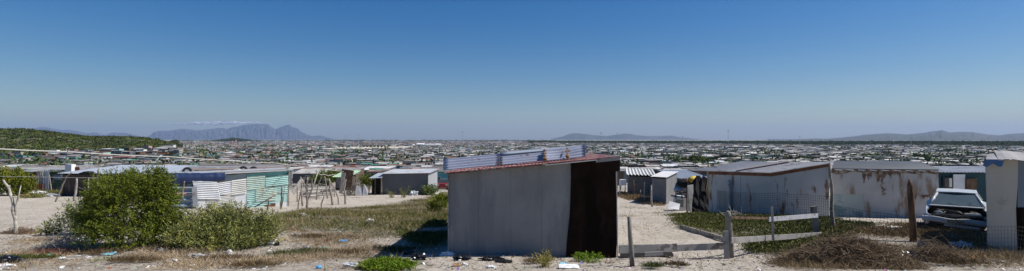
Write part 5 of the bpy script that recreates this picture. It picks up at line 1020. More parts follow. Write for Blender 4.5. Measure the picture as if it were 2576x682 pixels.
# near left
stick('bare_pole', 'bleached forked pole leaning over the sand lot', [(42, 588), (41, 570), (36, 545), (31, 500), (22, 474), (8, 453)], .05, None, m_palewood, 'pole', None, [[(38, 556), (39, 520), (46, 496), (53, 466)], [(22, 474), (25, 466)]])
stick('gnarled_post', 'gnarled dark post rising before the tall green bush', [(232, 617), (234, 595), (240, 560), (239, 515), (243, 480), (244, 440), (249, 424)], .036, None, m_stick, 'post', None, [[(237, 520), (233, 515)], [(243, 480), (240, 470)]])
stick('post', 'leaning branch post before the dark tin shack', [(138, 508), (146, 492), (158, 465), (167, 445), (181, 433)], .06, None, m_stick, 'post', 'posts by the dark tin shack')
stick('post', 'straight squared post before the dark tin shack', [(187, 506), (190, 475), (193, 449)], .10, None, m_plank, 'post', 'posts by the dark tin shack')
stick('post', 'thin crooked post by the green ribbed wall', [(129, 484), (127, 460), (124, 440)], .07, None, m_stick, 'post', 'posts by the dark tin shack')
stick('post', 'short post at the edge of the pale blue roof', [(219, 500), (222, 470), (223, 449)], .07, None, m_plank, 'post', 'posts by the dark tin shack')
stick('post', 'twisted pair of stakes at the mint wall corner', [(706, 533), (708, 500), (709, 466)], .07, 35, m_stick, 'post', None, [[(706, 530), (713, 500), (716, 470), (711, 465)]])
stick('post', 'small forked stake under the diagonal pole', [(672, 524), (675, 510), (675, 494)], .04, 35, m_stick, 'post', None)
stick('post', 'leaning stake before the blue rusty boards', [(459, 498), (461, 475), (464, 456)], .05, 33, m_stick, 'post', None)
# cable and wires
def cable(name, label, pts, r_, m, sag=.0, cat='cable'):
    mb = MB(); P = [W(x, y, d) for x, y, d in pts]; Q = []
    for i in range(len(P) - 1):
        for k in range(10): f = k / 10; Q.append(P[i].lerp(P[i + 1], f) - Vector((0, 0, sag * 4 * f * (1 - f))))
    Q.append(P[-1]); mb.tube(Q, r_, 6); o = mb.build(name, m, smooth=True); tag(o, label, cat)
m_cable = mat('pale_cable', (.52, .50, .46), .8, .1, 5, bump=0)
cable('cable', 'thick pale cable slung from the hillside end over the shack roofs', [(-120, 366.5, 16), (168, 381.5, 19), (420, 394, 24), (690, 410, 36), (905, 436, 55)], .020, m_cable, .03)
mb = MB(); P = [W(x, y, 19) for x, y in [(168, 382), (166.5, 376), (168, 372), (171, 371)]]; mb.tube(P, .016, 6); o = mb.build('cable_end', m_cable, smooth=True); tag(o, 'frayed upright cable end on the thick pale cable', 'cable')
mb = MB(); P = [W(x, y, 19) for x, y in [(170, 383), (171, 379), (174, 377.5)]]; mb.tube(P, .012, 6); o = mb.build('cable_end', m_cable, smooth=True); tag(o, 'shorter curled cable end on the thick pale cable', 'cable')
cable('wire', 'single thin wire strung across the sand lot at roof height', [(-100, 442, 14.2), (243, 448, 13.4)], .006, m_cable, .0, 'wire')
cable('wire', 'lower thin wire strung to the gnarled post', [(187, 468, 30), (238, 486, 13.4)], .005, m_cable, .0, 'wire')
cable('wire', 'drooping wire between the sticks of the open fence', [Z3(330, 118) + (38,), Z3(410, 134) + (42,), Z3(520, 138) + (46,), Z3(660, 120) + (47,)], .022, m_cable, .1, 'wire')

# ---- lane fence posts
Z4 = lambda x, y: (1553 + x * .2374, 412.2 + y * .2374)
for i, (a, b_, r_, lb, m) in enumerate([((285, 410), (288, 200), .05, 'thin grey post halfway down the lane fence', m_plank), ((370, 458), (360, 225), .07, 'tall pale post at the bend of the lane fence', m_plank), ((395, 385), (390, 150), .14, 'thick dark post near the ribbed metal shack', m_brownwood), ((248, 388), (245, 275), .05, 'short post in the dry weeds of the lane', m_stick), ((342, 432), (365, 300), .07, 'leaning dark stake at the bend of the lane fence', m_brownwood),
      ((448, 378), (450, 220), .05, 'slim post before the ribbed metal wall', m_stick), ((508, 400), (493, 200), .15, 'heavy dark post in front of the white van', m_brownwood), ((210, 330), (200, 170), .05, 'farther thin post before the plank shack', m_stick), ((175, 345), (172, 175), .06, 'farthest dark post of the lane fence', m_brownwood), ((10, 345), (45, 225), .06, 'leaning prop under the white box by the shed', m_stick)]):
    P_ = [Z4(*a), Z4(*b_)]; stick('fence_post', lb, P_, r_, None, m, 'fence post', 'posts of the lane fence')
g = G(*Z4(55, 340)); d = g.y; t = thing('water_tank', 'white box tank on a rickety stand beside the dark shed corner', 'tank', g)
mb = MB(); mb.box(W(*Z4(57, 196), d), (.62, .5, .56)); mb.build('box', m_whitep, t)
for x in (30, 84): mb = MB(); mb.tube([W(*Z4(x, 330), d), W(*Z4(x - 2, 160), d)], .045, 6); mb.build('leg', m_brownwood, t)
# mesh fence posts
FP = [('tan post', 'tan bamboo post at the far end of the wire mesh fence', (1777, 541), (1783, 413), .10, mat('bamboo', (.50, .36, .18), .8, .2, 5, spot=(.15, .09, .05), spot_amt=.3, spot_scale=6)), ('b', 'perforated grey metal post of the wire mesh fence', (1836, 538), (1833, 453), .11, m_zinc), ('c', 'tan post leaning before the streaked shed wall', (1904, 546), (1902, 445), .085, MATS['bamboo']),
      ('d', 'wide tan post below the ridge of the streaked shed', (2009, 545), (2005, 424), .14, MATS['bamboo']), ('e', 'knotty dark branch post between the two white sheds', (2095, 580), (2087, 410), .06, m_stick)]
for nm, lb, a, b_, r_, m in FP: stick('fence_post', lb, [a, ((a[0] + b_[0]) / 2 + 1.5, (a[1] + b_[1]) / 2), b_], r_, {'b': 25.6, 'c': 25.6, 'd': 25.2}.get(nm), m, 'fence post', 'posts of the wire mesh fence')
g = G(2298, 608); t = thing('stake', 'thick pointed brown stake standing in the wire fence', 'stake', g); d = g.y; mb = MB(); P = [W(2298, 614, d), W(2296, 560, d), W(2291, 490, d), W(2289, 466, d), W(2288, 451, d)]; mb.tube(P, [.088, .088, .08, .07, .02], 9); mb.build('stem', mat('reddish_brown_wood', (.15, .085, .05), .9, .3, 4, spot=(.07, .045, .03), spot_amt=.4, spot_scale=6, streak=True, bump=.5), t, smooth=True)
def meshfence(label, pts, cell=.095, r_=.0032):
    """pts: (px, base y, top y)"""
    A_ = [(G(px, by), by, ty) for px, by, ty in pts]; t = thing('wire_fence', label, 'fence', A_[0][0], 'wire mesh fence panels'); mb = MB(); 
    base = [a[0] for a in A_]; hts = [(a[1] - a[2]) / F * a[0].y for a in A_]; seg = []
    for i in range(len(base) - 1): 
        L_ = (base[i + 1] - base[i]).length; n = max(1, int(L_ / cell))
        for k in range(n): f = k / n; p = base[i].lerp(base[i + 1], f); seg.append((Vector((p.x, p.y, gzf(p.x, p.y))), hts[i] * (1 - f) + hts[i + 1] * f))
    p = base[-1]; seg.append((p, hts[-1])); nz = max(3, int(max(hts) / cell)); off = lambda i, j: Vector((.012 * math.sin(i * .7 + j), .02 * math.sin(i * .31 + j * .8), .012 * math.sin(i * .45)))
    for i, (p, h) in enumerate(seg): mb.tube([p + off(i, 0), p + off(i, nz * .5) + Vector((0, 0, h / 2)), p + off(i, nz) + Vector((0, 0, h))], r_, 3, False)
    for j in range(nz + 1): mb.tube([p + off(i, j) + Vector((0, 0, h * j / nz)) for i, (p, h) in enumerate(seg)], r_ * (1.0 if j < nz else 1.4), 3, False)
    mb.build('wire_mesh', m_wire, t)
meshfence('far wire mesh panel before the rust streaked shed', [(1777, 541, 478), (1836, 546, 484), (1904, 556, 487), (2009, 570, 489), (2093, 582, 494)], .10, .0045)
meshfence('sagging wire mesh between the knotty post and the stake', [(2095, 583, 519), (2180, 592, 531), (2298, 608, 551)], .09, .0035)
meshfence('near wire mesh running past the wrecked car to the board shack', [(2298, 608, 551), (2380, 622, 562), (2480, 640, 567), (2570, 654, 571), (2700, 672, 580)], .085, .003)
# ---- plank fence
g1 = G(1833, 650); g0 = G(1588, 670); g2 = G(2050, 598)
t = thing('fence_post', 'leaning round grey post beside the rusty end of the shed', 'fence post', g0, 'posts of the plank fence'); mb = MB(); d = g0.y; mb.tube([W(1591, 680, d), W(1589, 640, d), W(1585, 590, d), W(1583, 545, d)], [.052, .05, .045, .04], 10); mb.build('stem', mat('grey_round_wood', (.22, .20, .175), .9, .2, 5, spot=(.10, .085, .07), spot_amt=.4, spot_scale=7, streak=True, bump=.5), t, smooth=True)
t = thing('fence_post', 'thick round topped post carrying both white rails', 'fence post', g1, 'posts of the plank fence'); d = g1.y + .05; mb = MB(); mb.tube([W(1838, 658, d), W(1836, 600, d), W(1832, 545, d), W(1831, 533, d), W(1831, 530, d)], [.078, .078, .074, .06, .02], 12); mb.build('stem', MATS['grey_round_wood'], t, smooth=True)
mb = MB(); mb.bar(W(1829, 652, d - .14), W(1825, 581, d - .14), .125, .03, (1, 0, 0)); mb.build('side_board', m_plank, t)
t = thing('fence_post', 'flat worn post where the white rails end', 'fence post', g2, 'posts of the plank fence'); d2 = g2.y; mb = MB(); mb.bar(W(2055, 592, d2), W(2046, 519, d2), .17, .07, (1, 0, 0)); mb.build('stem', MATS['grey_round_wood'], t)
t = thing('stake', 'thin grey stake between the two rails of the fence', 'stake', G(1945, 598)); ds = g1.y + .9; mb = MB(); mb.bar(W(1945, 604, ds), W(1942, 521, ds), .05, .03, (1, 0, 0)); mb.build('stem', m_plank, t)
dA, dB = g1.y - .12, g2.y - .12
def rail(label, a, b_, da, db, w_, m, th=.03): mb = MB(); mb.bar(W(*a, da), W(*b_, db), w_, th); o = mb.build('rail', m); tag(o, label, 'rail', 'rails of the plank fence')
m_rail = mat('whitewashed_plank', (.46, .46, .48), .85, .15, 3, spot=(.24, .22, .20), spot_amt=.34, spot_scale=6, bump=.4)
rail('pale worn upper rail nailed to the flat worn post', (1934, 552), (2057, 542), (dA * .55 + dB * .45), dB, .12, m_rail)
rail('dark thin rail along the top beside the thick post', (1838, 547), (1940, 549.5), dA, (dA * .5 + dB * .5), .055, m_brownwood)
rail('long grey lower rail running from the thick post', (1839, 605), (2066, 590), dA, dB - .1, .135, m_plank)
rail('long low plank between the shed and the thick post', (1557, 627), (1702, 623), 11.9, 12.2, .19, m_plank, .04)
rail('second low plank butting the thick post', (1703, 624), (1838, 618), 12.1, 12.35, .155, m_plank, .04)
rail('short lower board under the long low plank', (1622, 640), (1668, 637), 11.8, 11.85, .09, m_plank, .03)
rail('slanting board edge holding back the green mat', (1712, 570), (1828, 603), G(1712, 575).y, G(1828, 610).y, .13, m_plank, .05)
mb = MB(); g = G(1600, 648); mb.corr(g + Vector((-.4, -.1, .02)), Vector((1.3, .1, .02)), Vector((.1, .5, .03)), .07, .01, .004, 'v'); o = mb.build('grating', m_net); tag(o, 'dark ribbed grating lying under the low plank', 'grating')

# ---- wrecked car
m_carw = mat('car_white_paint', (.46, .47, .47), .35, .06, 2, spot=(.30, .26, .22), spot_amt=.18, spot_scale=3, bump=.05, spec=.5)
m_bay = mat('greasy_black', (.018, .017, .016), .7, .3, 4, spot=(.08, .05, .035), spot_amt=.4, spot_scale=5)
m_glasscar = mat('car_glass', (.075, .10, .10), .08, .15, 2, bump=0, spec=.7)
m_engine = mat('dull_engine_metal', (.09, .085, .08), .6, .3, 6, metal=.3, spot=(.05, .04, .035), spot_amt=.4, spot_scale=8)
g = G(2406, 571); car = thing('car_wreck', 'white hatchback wreck without bonnet, lights or wheels, bumper split', 'car', g, None, R(-41)); 
car.scale = (1.02, 1, .89)
def L(mb, name, m, parent=None, smooth=False, **k): return mb.build(name, m, parent or car, local=True, smooth=smooth)
def loft(sections, closed=True):
    mb = MB(); n = len(sections[0]); vs = [p for s_ in sections for p in s_]; fs = []
    for i in range(len(sections) - 1):
        for j in range(n if closed else n - 1): fs.append((i * n + j, i * n + (j + 1) % n, (i + 1) * n + (j + 1) % n, (i + 1) * n + j))
    mb.add(vs, fs); return mb
# local frame: +x to the car's left as seen from the front, -y front. body sides lofted along y
for s_ in (-1, 1):
    secs = []
    for y, xo, zt, zb in [(-1.95, .70, .66, .34), (-1.75, .79, .70, .30), (-1.2, .82, .80, .26), (-.75, .82, .86, .26), (.2, .83, .90, .22), (1.3, .83, .92, .24), (1.95, .76, .90, .30)]:
        secs.append([(s_ * xo, y, zt - .04), (s_ * (xo - .03), y, zt), (s_ * (xo - (.16 if y > -.8 else .06)), y, zt + .01), (s_ * (xo - (.16 if y > -.8 else .06)), y, zt - .05), (s_ * (xo - .05), y, zt - .10), (s_ * (xo - .02), y, zb), (s_ * xo, y, zb)])
    L(loft(secs), 'fender' if False else 'body_side', m_carw, smooth=False)
    mb = MB(); mb.tube([(s_ * .80, -1.32, .30), (s_ * .825, -1.32, .30)], [.33, .31], 18); L(mb, 'wheel_arch', m_bay)
    mb = MB(); mb.tube([(s_ * .80, 1.25, .30), (s_ * .835, 1.25, .30)], [.31, .30], 18); L(mb, 'wheel_arch', m_bay)
mb = MB(); mb.box((0, .55, .38), (1.5, 2.7, .3)); L(mb, 'floor_pan', m_bay)
mb = MB(); mb.box((0, -1.3, .34), (1.4, 1.1, .12)); L(mb, 'engine_bay', m_bay)
mb = MB(); mb.box((0, -.78, .66), (1.42, .06, .46)); L(mb, 'firewall', m_bay)
mb = MB(); mb.box((0, -.85, .915), (1.40, .20, .03)); L(mb, 'cowl', m_carw)
mb = MB(); mb.bar((-.68, -1.88, .66), (.68, -1.86, .70), .07, .05); L(mb, 'front_crossmember', m_engine)
mb = MB(); mb.bar((-.7, -1.8, .40), (.7, -1.8, .40), .12, .06); L(mb, 'lower_crossmember', m_bay)
for i, (x, y, z, r_) in enumerate([(-.05, -1.35, .58, .20), (.25, -1.45, .66, .10), (-.42, -1.30, .72, .11), (.45, -1.2, .62, .15)]): mb = MB(); bumpy(mb, (x, y, z), (r_ * 1.3, r_, r_), i, .5, 2, 3); L(mb, 'engine_part', m_engine if i % 2 == 0 else m_bay)
mb = MB(); mb.tube([(-.5, -1.7, .74), (-.25, -1.6, .84), (0, -1.7, .80), (.2, -1.85, .72)], .03, 6); L(mb, 'hose', m_tyre, smooth=True)
mb = MB(); mb.tube([(-.42, -1.74, .72), (-.42, -1.80, .72)], [.09, .09], 12); L(mb, 'headlamp_bucket', m_frame)
mb = MB(); mb.box((.42, -1.82, .74), (.34, .05, .11)); L(mb, 'headlamp_bucket', m_frame)
for s_, xs, dz in ((-1, (-.86, -.02), 0), (1, (.0, .86), -.02)):
    secs = []
    for k in range(7): f = k / 6; x = xs[0] + (xs[1] - xs[0]) * f; yb = -2.12 + .16 * (abs(x) / .86) ** 3; z = .50 + dz + (.03 * math.sin(f * 5)); secs.append([(x, yb, z - .08), (x, yb - .03, z), (x, yb, z + .10), (x, yb + .12, z + .10), (x, yb + .12, z - .08)])
    mb = loft(secs); mb.add(secs[0], [(0, 1, 2, 3, 4)]); mb.add(secs[-1], [(4, 3, 2, 1, 0)]); b_ = L(mb, 'bumper', m_carw)
mb = MB(); mb.box((-.02, -2.17, .52), (.42, .02, .12)); L(mb, 'number_plate', mat('dirty_plate', (.30, .27, .20), .7, .2, 6, spot=(.12, .09, .06), spot_amt=.4, spot_scale=12))
mb = MB(); mb.bar((-.3, -2.0, .34), (.55, -2.05, .30), .09, .04); L(mb, 'valance', m_carw)
gb = [(-.70, -.78, .92), (.70, -.78, .92), (.70, 1.85, .95), (-.70, 1.85, .95)]; gt = [(-.50, .05, 1.37), (.50, .05, 1.37), (.50, 1.35, 1.38), (-.50, 1.35, 1.38)]
def pane(idx, nm, inset=.04):
    a, b_, c, d_ = [Vector(q) for q in (gb[idx[0]], gb[idx[1]], gt[idx[1]], gt[idx[0]])]; ce = (a + b_ + c + d_) / 4; nn = (b_ - a).cross(d_ - a).normalized(); P = [p.lerp(ce, .05) for p in (a, b_, c, d_)]; mb = MB(); mb.slab(P, nn, .008); return L(mb, nm, m_glasscar)
ws = pane((0, 1), 'windscreen'); pane((1, 2), 'side_window'); pane((3, 0), 'side_window'); pane((2, 3), 'rear_window')
mb = MB(); mb.slab([Vector((x, y, z + .012)) for x, y, z in [(-.55, .0, 1.375), (0, -.05, 1.395), (.55, .0, 1.375), (.55, 1.4, 1.385), (0, 1.45, 1.41), (-.55, 1.4, 1.385)]], (0, 0, 1), .035); L(mb, 'roof', m_carw)
for i in range(4): mb = MB(); a, b_ = Vector(gb[i]), Vector(gt[i]); mb.tube([a, a.lerp(b_, .5) * 1.0 + Vector((0, 0, .01)), b_], .035, 8); L(mb, 'pillar', m_carw, smooth=True)
mb = MB(); mb.tube([(.1, -.84, .94), (-.22, -.62, 1.03)], .008, 5); L(mb, 'wiper', m_tyre)
mb = MB(); mb.tube([(.36, -.62, 1.045), (.36, -.632, 1.050)], [.045, .045], 12); L(mb, 'licence_disc', m_frame)
c = g + Vector((-1.6, -.5, .06)); c.z = gzf(c.x, c.y) + .10; tt = thing('tyre', 'worn tyre lying flat in front of the wrecked car', 'tyre', c); tyre_mb(c, (0, .1, 1), .30).build('tread', m_tyre, tt, smooth=True)
mb = MB(); bumpy(mb, g + Vector((.7, -1.3, .08)), (.5, .3, .14), 5, .5, 2, 2.5); o = mb.build('scrap_heap', m_bay); tag(o, 'dark oily scrap heap under the wreck bumper', 'scrap')
mb = MB(); a = G(2300, 572); mb.bar(a, a + Vector((1.6, -.1, .05)), .06, .10); o = mb.build('plank', m_brownwood); tag(o, 'dark plank lying on the ground before the wreck', 'plank')

# ---- van and junk by the lane
g = G(1712, 498); d = g.y; van = thing('van_wreck', 'pale blue and white minibus wreck half buried in junk', 'van', g); q = lambda px, py, dd=0.0: W(px, py, d + dd)
prof = [(1669, 496), (1667, 470), (1671, 452), (1680, 447), (1760, 446), (1772, 455), (1774, 494)]
mb = MB(); mb.slab([q(*p, 0) for p in prof], (0, -1, 0), 1.7)
vb = mb.build('body', mat('van_blue_white', (.38, .44, .47), .5, .1, 1, spot=(.28, .2, .15), spot_amt=.2, spot_scale=2, bump=.05, spec=.5), van)
mb = MB(); P = []
for k in range(9): f = k / 8; P.append(q(1674 + 96 * f, 449 - 3.5 * math.sin(math.pi * min(1, f * 1.1 + .05)), -.04))
for k in range(len(P) - 1):
    a, b_ = P[k], P[k + 1]; mb.add([a, b_, b_ + Vector((0, 1.85, .10)), a + Vector((0, 1.85, .10)), a - Vector((0, 0, .05)), b_ - Vector((0, 0, .05)), b_ + Vector((0, 1.85, .05)), a + Vector((0, 1.85, .05))], [(0, 1, 2, 3), (7, 6, 5, 4), (4, 5, 1, 0)])
mb.build('roof', m_whitep, van)
for x0, x1, y0, y1 in [(1671, 1676, 455, 471), (1678, 1684, 457, 473), (1688, 1700, 457, 474), (1704, 1718, 457, 474)]:
    mb = MB(); mb.slab([q(x0, y1, -.02), q(x1, y1, -.02), q(x1 - 1, y0, -.02), q(x0 + 1, y0, -.02)], (0, -1, 0), .02); mb.build('window', m_glasscar, van)
mb = MB(); mb.tube([q(1682, 494, .1), q(1682, 494, -.06)], [.34, .34], 16); mb.build('wheel', m_tyre, van)
g = G(1712, 531); d = g.y; q = lambda px, py, dd=0.0: W(px, py, d + dd)
t = thing('canopy', 'white pickup canopy shell with a dark rear window leaning in the junk', 'canopy', g)
mb = MB(); mb.slab([q(1694, 529), q(1727, 533), q(1727, 500), q(1723, 495), q(1702, 494), (q(1698, 500))], (-.2, -1, 0), .9); mb.build('shell', m_carw, t)
mb = MB(); mb.slab([q(1698, 519, -.02), q(1719, 522, -.02), q(1720, 503, -.02), q(1701, 502, -.02)], (-.2, -1, 0), .02); mb.build('window', m_glasscar, t)
mb = MB(); mb.slab([q(1680, 524, -.7), q(1708, 528, -.7), q(1711, 513, -.4), q(1684, 506, -.4)], (-.1, -1, .2), .03); o = mb.build('board', m_zinc); tag(o, 'light grey rounded panel leaning on the pickup canopy', 'board')
g = G(1748, 537); d = g.y; q = lambda px, py, dd=0.0: W(px, py, d + dd); mb = MB(); mb.slab([q(1729, 530), q(1738, 534), (q(1757, 536)), q(1768, 528, .2), q(1767, 500, .3), q(1764, 470, .4), q(1760, 462, .4), q(1729, 466, .1)], (-.1, -1, 0), .03); o = mb.build('panel', mat('warped_grey_panel', (.33, .33, .31), .8, .12, 2, spot=(.2, .19, .17), spot_amt=.3)); tag(o, 'big warped grey panel standing beside the dark net heap', 'panel')
stick('post', 'rusty pipe post before the warped grey panel', [(1729, 534), (1728, 490), (1727.5, 449)], .05, G(1729, 534).y - .3, m_rust, 'post', None)
# dark shade net heap
g = G(1795, 541); d = g.y; q = lambda px, py, dd=0.0: W(px, py, d + dd); mb = MB(); n = 22; top = [(1757, 458), (1764, 447), (1772, 444), (1780, 452), (1786, 441), (1793, 452), (1800, 464), (1806, 444), (1811, 436), (1815, 462), (1818, 496), (1824, 520), (1832, 538)]
vs = []; m_ = len(top)
for i, (x, y) in enumerate(top):
    for j in range(7): f = j / 6; k = .18 * mnoise.noise(Vector((i * .8, j * .9, 2))); vs.append(q(x + 2 * math.sin(i + j), y + (546 - y) * f, .6 - f * 1.1 + k))
mb.add(vs, [(i * 7 + j, i * 7 + j + 1, (i + 1) * 7 + j + 1, (i + 1) * 7 + j) for i in range(m_ - 1) for j in range(6)]); mb.add([v + Vector((0, .9, 0)) for v in vs], [(i * 7 + j, (i + 1) * 7 + j, (i + 1) * 7 + j + 1, i * 7 + j + 1) for i in range(m_ - 1) for j in range(6)])
o = mb.build('shade_net', m_net); tag(o, 'black shade netting draped over a heap against the streaked shed', 'netting')
for i, (px, py, r_, m, lb, nm) in enumerate([(1742, 452, .22, mat('yellow_plastic', (.6, .42, .05), .6), 'yellow plastic tub on the junk behind the warped panel', 'tub'), (1722, 462, .28, m_net, 'dark bundle piled on the junk behind the canopy', 'bundle'), (1706, 478, .2, m_zinc, 'grey drum end showing inside the junk', 'drum'), (1744, 458, .2, m_net, 'black sack wedged above the warped panel', 'sack')]):
    mb = MB(); bumpy(mb, W(px, py, 31.5), (r_ * 1.4, r_, r_), i + 3, .35, 2, 2); o = mb.build(nm, m, smooth=True); tag(o, lb, nm)
for i, (a, b_, lb) in enumerate([((1688, 492), (1729, 497), 'lower bar of a rusty bed frame in the junk'), ((1700, 482), (1728, 484), 'upper bar of a rusty bed frame in the junk'), ((1752, 448), (1766, 462), 'dark beam leaning on top of the junk'), ((1752, 442), (1760, 456), 'short slanting pole above the warped panel')]): pole('bar', lb, a, b_, 31.2, .045, m_bay)
for i, (a, b_, lb) in enumerate([((1701, 500), (1700, 481), 'bed frame upright nearest the van'), ((1716, 500), (1715, 483), 'bed frame upright over the canopy')]): pole('bar', lb, a, b_, 31.1, .04, m_bay)
mb = MB(); mb.slab([W(1695, 478, 32), W(1716, 482, 32), W(1712, 458, 32), W(1700, 460, 32)], (-.3, -1, 0), .04); o = mb.build('scrap_metal', mat('teal_car_paint', (.06, .14, .17), .4, .1, 2, bump=0)); tag(o, 'dark teal car door standing in the junk beside the van', 'car door')
# small red car and tyres past the grey shack
g = G(1112, 476); t = thing('parked_car', 'small red car parked past the corner of the grey shack', 'car', g); mR = mat('red_car_paint', (.35, .02, .02), .3, .1, 2, bump=0, spec=.5)
mb = MB(); mb.box(g + Vector((.2, .5, .55)), (1.7, 3.6, .55)); mb.build('body', mR, t); mb = MB(); mb.box(g + Vector((.2, .9, 1.05)), (1.5, 2.0, .5), None, .8); mb.build('cabin', m_glasscar, t)
for s_ in (-.6, 1.0): mb = MB(); mb.tube([g + Vector((s_ - .08, -.9, .3)), g + Vector((s_ + .1, -.9, .3))], [.3, .3], 14); mb.build('wheel', m_tyre, t)
for s_ in (-.35, .75): mb = MB(); mb.box(g + Vector((s_, -1.32, .68)), (.3, .03, .16)); mb.build('headlight', m_frame, t)

